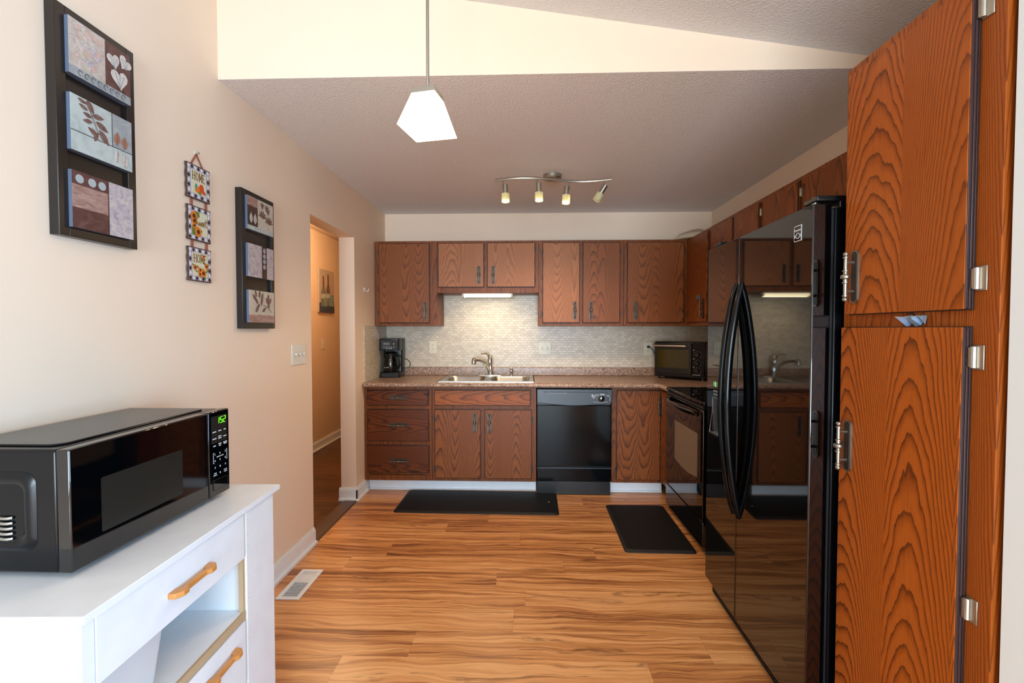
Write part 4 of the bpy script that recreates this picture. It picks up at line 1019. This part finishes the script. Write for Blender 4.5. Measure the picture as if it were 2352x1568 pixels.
def p_bot(w, f, asp):
    rc(w, f, 0, 0, .56, 0, .36, 'a_plum'); rc(w, f, 0, 0, .56, .36, .76, 'a_rose'); rc(w, f, 0, 0, .56, .76, 1, 'a_plum'); rc(w, f, 0, .56, 1, 0, 1, 'a_lilac'); rc(w, f, 1, .555, .57, 0, 1, 'a_dark')
    for x in (.11, .30, .46): w.prism([(x + px, .87 + py / asp) for px, py in ell(0, 0, .062, n=14)], f(2), 0, 1, 'a_dot')


def q_top(w, f, asp):
    rc(w, f, 0, 0, .38, .13, 1, 'a_dark'); rc(w, f, 1, 0, .38, .72, 1, 'a_rose'); rc(w, f, 0, .38, 1, .13, 1, 'a_cream'); rc(w, f, 0, 0, 1, 0, .13, 'a_sage')
    for x in (.12, .27): lf(w, f, x, .36, .24, .11, 1.57, asp, 'a_leafw')
    for x, y, s in ((.55, .83, .15), (.73, .80, .17), (.78, .72, .17)):
        for an in (.9, 1.57, 2.3): lf(w, f, x + .04 * math.cos(an), y + .03 * math.sin(an), s, .05, an, asp)
    for x, y in ((.56, .52), (.82, .40)):
        for k in range(6): lf(w, f, x + .07 * math.cos(k * .6), y + .07 * math.sin(k * .6), .2, .06, k * .62 + .1, asp)
    for k in range(7): stroke(w, f, [(.28 + .09 * k, .02), (.30 + .09 * k, .11)], .008, 'a_grey', asp)


def q_mid(w, f, asp):
    rc(w, f, 0, 0, 1, 0, 1, 'a_lilac'); rc(w, f, 1, .52, .71, 0, 1, 'a_dark')
    for k in range(4): w.prism([(.615 + px, .88 - .17 * k + py / asp) for px, py in ell(0, 0, .055, n=14)], f(2), 0, 1, 'a_grey')
    random.seed(9)
    for k in range(16): lf(w, f, random.choice((.12, .22, .32, .4, .8, .9)), .1 + .75 * random.random(), .15, .06, random.random() * 3, asp, random.choice(('a_floral', 'a_grey', 'a_floral')), 2)


def q_bot(w, f, asp):
    rc(w, f, 0, 0, 1, .24, 1, 'a_cream'); rc(w, f, 0, 0, 1, 0, .24, 'a_rose'); stroke(w, f, [(.88, .34), (.70, .52), (.52, .56)], .012, 'a_leaf', asp); stroke(w, f, [(.45, .50), (.52, .72), (.50, .9)], .012, 'a_leaf', asp)
    for x, y, an in ((.25, .92, 1.9), (.40, .9, 1.4), (.2, .78, 2.3), (.50, .82, 1.2), (.28, .68, 2.2), (.48, .68, 1.3), (.34, .50, .8), (.75, .80, 1.6), (.70, .70, 2.2), (.82, .70, .9), (.76, .58, 1.7), (.58, .42, .6), (.30, .42, .9)): lf(w, f, x, y, .19, .08, an, asp)


art('large dark framed three-panel leaf picture on the wall above the microwave', 1.267, 1.528, 1.619, 2.271, [(2.164, .160, p_top), (1.948, .161, p_mid), (1.728, .164, p_bot)])
art('smaller-looking dark framed three-panel leaf picture nearest the doorway', 2.103, 2.375, 1.354, 2.005, [(1.900, .156, q_top), (1.678, .156, q_mid), (1.460, .154, q_bot)])

# hanging sign of three plaques
t = thing('hanging_sign', 'three scalloped plaques reading HOME, Sweet, HOME hung on ribbon', 'sign', (XL, 1.855, 1.55))
SW = 0.133; sy = 1.784
plq = [(1.874, .135, 'HOME', -0.001), (1.708, .137, 'Sweet', 0.0), (1.545, .135, 'HOME', -0.001)]
for i, (zb, hh, word, dy) in enumerate(plq):
    X0, X1 = XL + .006, XL + .013; y0 = sy + dy; y1 = y0 + SW
    w = MB(); pts = [(y0, zb), (y1, zb)]
    n = 3
    for k in range(1, n * 8): q = k / (n * 8); pts.append((y1 - .005 + .005 * abs(math.cos(q * PI * n)), zb + hh * q))
    pts += [(y1, zb + hh), (y0, zb + hh)]
    for k in range(1, n * 8): q = 1 - k / (n * 8); pts.append((y0 + .005 - .005 * abs(math.cos(q * PI * n)), zb + hh * q))
    w.prism(pts, lambda p, q, tt: (tt, p, q), X0, X1, 's_edge')
    f = lambda lv: (lambda p, q, tt: (X1 + lv * .0004 + tt * .0004, y0 + p * SW, zb + q * hh))
    e = .03
    w.prism([(e + .01, e), (1 - e - .01, e), (1 - e - .01, 1 - e), (e + .01, 1 - e)], f(0), 0, 1, 's_lilac')
    SL = [0]; nx, ny = 7, 7
    for k in range(nx):
        for yy in (.085, .915):
            cxx = .09 + .82 * k / (nx - 1); w.prism([(cxx - .062, yy), (cxx, yy - .065), (cxx + .062, yy), (cxx, yy + .065)], f(1), 0, 1, 's_black' if k % 2 == (0 if yy < .5 else 1) else 's_white')
    for k in range(1, ny - 1):
        for xx in (.09, .91):
            cyy = .085 + .83 * k / (ny - 1); w.prism([(xx - .055, cyy), (xx, cyy - .075), (xx + .055, cyy), (xx, cyy + .075)], f(1), 0, 1, 's_black' if k % 2 == 0 else 's_white')
    w.prism([(.17, .155), (.83, .155), (.83, .845), (.17, .845)], f(2), 0, 1, 's_cream')

    def sun(cx_, cy_, r, lv=5):
        SL[0] += 1; lv = lv + SL[0] % 8 * .3
        a = hh / SW
        for k in range(12):
            an = k * 2 * PI / 12; w.prism([(px, cy_ + (py) / a) for px, py in leaf(cx_ + r * .62 * math.cos(an), r * .62 * math.sin(an), r * .8, r * .38, an, 4)], f(lv + k % 2 * .1), 0, 1, 's_orange')
        w.prism([(cx_ + px, cy_ + py / a) for px, py in ell(0, 0, r * .42, n=12)], f(lv + 1), 0, 1, 's_brown')

    def letters(word, yc, hgt, x0=.21, x1=.79):
        G = {'H': [((0, 0), (0, 1)), ((1, 0), (1, 1)), ((0, .5), (1, .5))], 'M': [((0, 0), (0, 1)), ((1, 0), (1, 1)), ((0, 1), (.5, .2)), ((.5, .2), (1, 1))], 'E': [((0, 0), (0, 1)), ((0, 0), (1, 0)), ((0, 1), (1, 1)), ((0, .5), (.7, .5))],
             'O': [((.5 + .5 * math.cos(a), .5 + .5 * math.sin(a)), (.5 + .5 * math.cos(a + PI / 6), .5 + .5 * math.sin(a + PI / 6))) for a in [k * PI / 6 for k in range(12)]]}
        n = len(word); cw = (x1 - x0) / n
        for k, ch in enumerate(word):
            for (a, b), (c, d) in G[ch]:
                wd = .026; L = cw * .66; o = x0 + k * cw + cw * .17
                w.prism([(px, py) for px, py in bar2(o + a * L, yc + b * hgt, o + c * L, yc + d * hgt, wd if a == c else .02)], f(4), 0, 1, 's_gold')
            if ch in 'HM':
                for a in (0, 1):
                    for b in (0, 1): w.prism(bar2(o + a * L - .022, yc + b * hgt, o + a * L + .022, yc + b * hgt, .016), f(4), 0, 1, 's_gold')
    if i == 0:
        letters('HOME', .56, .24)
        w.prism(ell(.38, .37, .05, .09), f(4), 0, 1, 's_teal'); w.prism(ell(.50, .30, .11, .10), f(5), 0, 1, 's_orange'); w.prism(ell(.60, .36, .10, .13), f(6), 0, 1, 's_red'); w.prism(leaf(.70, .26, .2, .11, -.5), f(7), 0, 1, 's_red'); w.prism(leaf(.40, .24, .2, .07, -.4), f(7), 0, 1, 's_orange'); w.prism(leaf(.52, .20, .16, .06, -.5), f(8), 0, 1, 's_green')
    elif i == 1:
        w.prism([(.17, .155), (.36, .155), (.62, .30), (.55, .34), (.17, .42)], f(3), 0, 1, 's_green'); w.prism([(.30, .66), (.50, .70), (.48, .84), (.26, .84)], f(3), 0, 1, 's_green')
        sun(.25, .70, .16); sun(.26, .56, .14); sun(.26, .42, .10); sun(.42, .26, .17)
        w.tube([f(8.5)(x, y, 1) for x, y in ((.38, .64), (.31, .66), (.29, .60), (.36, .56), (.35, .49), (.28, .48))], .0013, 's_gold', 6)
        w.tube([f(8.5)(x, y, 1) for x, y in ((.38, .56), (.40, .47), (.44, .46), (.46, .55), (.48, .46), (.52, .46), (.53, .55))], .0013, 's_gold', 6)
        for ex in (.53, .62): w.tube([f(8.5)(x, y, 1) for x, y in ((ex, .49), (ex + .06, .52), (ex + .06, .57), (ex + .02, .57), (ex + .01, .50), (ex + .04, .45), (ex + .08, .47))], .0013, 's_gold', 6)
        w.tube([f(8.5)(x, y, 1) for x, y in ((.75, .68), (.74, .52), (.76, .45), (.80, .47))], .0013, 's_gold', 6); w.tube([f(8.5)(x, y, 1) for x, y in ((.69, .60), (.81, .62))], .0013, 's_gold', 6)
    else:
        letters('HOME', .56, .24)
        for x, y, r in ((.27, .40, .10), (.57, .66, .0), (.48, .34, .09), (.47, .22, .09), (.62, .26, .14), (.64, .76, .07), (.76, .48, .10)):
            if r:
                for an in (-1.1, .4, 2.4): w.prism([(px, y + py / (hh / SW)) for px, py in leaf(x + r * math.cos(an), r * math.sin(an), r * 1.3, r * .5, an, 4)], f(4), 0, 1, 's_green')
                sun(x, y, r)
    w.build('plaque', t)
for ya in (1.812, 1.895):
    for z0, z1 in ((1.842, 1.877), (1.677, 1.711)): B(XL + .005, XL + .0065, ya, ya + .013, z0, z1, 'ribbon').build('ribbon', t)
w = MB()
for ye in (1.815, 1.892): w.prism(bar2(1.852, 2.058, ye, 2.004, .008), onX(XL + .004), 0, .0015, 'ribbon')
w.build('hanging_loop', t)
w = MB(); w.cyl((XL + .0003, 1.852, 2.06), (XL + .014, 1.852, 2.063), .002, 'steel', 8); w.lathe([(0, .004), (.002, .004)], (XL + .014, 1.852, 2.063), (1, 0, 0), 'steel', 8)
w.prism(rrect(1.846, 1.858, 2.058, 2.075, .003, 2), onX(XL), .0003, .002, 'whitep'); w.build('wall_nail', t)

# hall picture
t = thing('canvas_picture', 'canvas painting of two grey bottles above navy on the hall wall', 'picture', (-2.34, 5.3, 1.54))
B(-2.3395, -2.315, 5.10, 5.50, 1.54, 2.03, 'b_sky').build('canvas', t, 0.002)
w = MB(); fn = onX(-2.315)
w.prism([(5.10, 1.54), (5.50, 1.54), (5.50, 1.65), (5.10, 1.65)], fn, 0, .0006, 'b_navy')
def bottle(cx_, z0, z1, r, m1, m2):
    h = z1 - z0; w.prism([(cx_ - r, z0), (cx_ + r, z0), (cx_ + r, z0 + h * .45), (cx_ + r * .35, z0 + h * .68), (cx_ + r * .3, z1), (cx_ - r * .3, z1), (cx_ - r * .35, z0 + h * .68), (cx_ - r, z0 + h * .45)], fn, .0006, .0012, m1)
    w.prism([(cx_ - r * .35, z0 + h * .68), (cx_ + r * .35, z0 + h * .68), (cx_ + r * .3, z1), (cx_ - r * .3, z1)], fn, .0012, .0016, m2)
    w.prism(rrect(cx_ - r * .9, cx_ + r * .9, z0 + h * .25, z0 + h * .42, .005, 2), fn, .0012, .0016, 'a_sage')
bottle(5.33, 1.62, 1.985, .065, 'b_grey', 'b_red'); bottle(5.205, 1.61, 1.95, .06, 'b_grey', 'b_red')
w.prism([(5.29, 1.76), (5.37, 1.76), (5.36, 1.85), (5.345, 1.87), (5.315, 1.87), (5.30, 1.85)], fn, .0016, .002, 'b_red')
w.prism(rrect(5.37, 5.49, 1.62, 1.75, .01, 3), fn, .0012, .0018, 'b_teal'); w.prism([(5.22, 1.61), (5.29, 1.61), (5.31, 1.71), (5.20, 1.71)], fn, .0016, .0022, 'b_teal')
w.build('painting', t)
w = MB(); w.lathe([(0, .12), (.02, .125), (.05, .12), (.075, .09), (.085, .03)], (-1.85, 4.3, 2.44), (0, 0, -1), 'frost', 24); tag(w.build('ceiling_lamp'), 'round frosted ceiling lamp in the hall', 'lamp')

# ------------------------------------------------------------------ pendant lamp
pc = Vector((-0.309, 1.45, 0)); zs0, zs1 = 1.967, 2.079; zceil = slope(pc.x)
t = thing('pendant_lamp', 'lit pendant lamp with square white glass shade hung on a rod', 'lamp', (pc.x, pc.y, zs0))
ang = math.radians(34)


def sq(h, z): return [(pc.x + h * math.cos(ang + k * PI / 2), pc.y + h * math.sin(ang + k * PI / 2), z) for k in range(4)]


w = MB(); v = sq(.100, zs0) + sq(.050, zs1) + sq(.046, zs1 - .003) + sq(.096, zs0)
w.add(v, [(k, (k + 1) % 4, 4 + (k + 1) % 4, 4 + k) for k in range(4)] + [(8 + k, 8 + (k + 1) % 4, 12 + (k + 1) % 4, 12 + k) for k in range(4)] + [(4, 5, 6, 7), (11, 10, 9, 8)] + [(k, 12 + k, 12 + (k + 1) % 4, (k + 1) % 4) for k in range(4)], 'shade')
w.add(sq(.094, zs0 + .004), [(3, 2, 1, 0)], 'shade')
w.build('shade', t, 0.002, smooth=20)
w = MB(); v = sq(.054, zs1 - .008) + sq(.052, zs1 + .010); w.add(v, [(k, (k + 1) % 4, 4 + (k + 1) % 4, 4 + k) for k in range(4)] + [(4, 5, 6, 7), (3, 2, 1, 0)], 'nickel'); w.build('cap', t, 0.001)
w = MB(); w.cyl((pc.x, pc.y, zs1 + .01), (pc.x, pc.y, zs1 + .022), .009, 'nickel', 12); w.cyl((pc.x, pc.y, zs1 + .02), (pc.x, pc.y, zceil - .02), .0048, 'nickel', 12); w.build('rod', t)
MB().lathe([(0, .02), (.015, .055), (.03, .06), (.05, .06)], (pc.x, pc.y, zceil - .042), (0, 0, 1), 'nickel', 24).build('ceiling_plate', t)

# ------------------------------------------------------------------ track light
t = thing('track_light', 'brushed nickel wave-bar ceiling light with four spot heads', 'lamp', (0.178, 3.24, H))
MB().lathe([(0, .064), (.022, .064), (.03, .058)], (0.178, 3.30, H), (0, 0, -1), 'nickel', 28).build('canopy', t, 0.001)
zbar = H - .068


def wave(x): s = (x + .217) / .79; return 3.185 - 0.045 * math.sin(2 * PI * s)


w = MB(); w.tube([(-.217 + .79 * k / 40, wave(-.217 + .79 * k / 40), zbar) for k in range(41)], (0.009, 0.006), 'nickel', 10, flat=(0, 0, 1))
for x in (.155, .205): w.tube([(x, 3.28, H - .028), (x, wave(x), zbar)], .004, 'nickel', 8)
w.build('bar', t)
for i, (x, tilt, lit) in enumerate(((-.165, (.03, -.05, -1), 1), (.062, (.02, -.05, -1), 1), (.29, (-.06, -.08, -1), 1), (.525, (-.62, .1, -1), 0))):
    y = wave(x); d = Vector(tilt).normalized(); p = Vector((x, y, zbar - .055)); p0 = p + Vector((.016 if i < 2 else (-.018 if i == 2 else .01), -.006, .018))
    h = MB(); h.cyl((x, y, zbar), (x, y, zbar - .06), .0042, 'nickel', 8); h.cyl(p, p0 + d * .02, .004, 'nickel', 8)
    h.lathe([(0, .014), (.002, .0175), (.03, .0175), (.07, .0165)], p0, d, 'nickel', 16); ho = h.build('spot_head', t)
    g = MB().lathe([(0.062, .0185), (.064, .0275), (.12, .0285), (.12, .026), (.07, .0245)], p0, d, 'frost', 18, caps=False); g.build('glass_shade', ho)
    MB().lathe([(.108, .0235), (.112, .0235)], p0, d, 'lens' if lit else 'frost', 18).build('lens', ho)
    lamp('track_bulb', 'SPOT', p0 + d * .125, 13 if lit else 7, (1.0, 0.71, 0.43), d.to_track_quat('-Z', 'Y').to_euler(), spot_size=2.75, spot_blend=0.7, shadow_soft_size=.022)

# crumbs on the sink mat and floor
for i, (x, y, z, lab) in enumerate(((0.17, 3.55, .014, 'tan crumb lying on the wide sink mat'), (0.5, 3.68, 0.0005, 'pale crumb on the floor between the two mats'))):
    w = MB(); w.lathe([(0, .002), (.002, .006), (.005, .004), (.006, .001)], (x, y, z), (0, 0, 1), 'mdf', 6); tag(w.build('crumb'), lab, 'crumb')
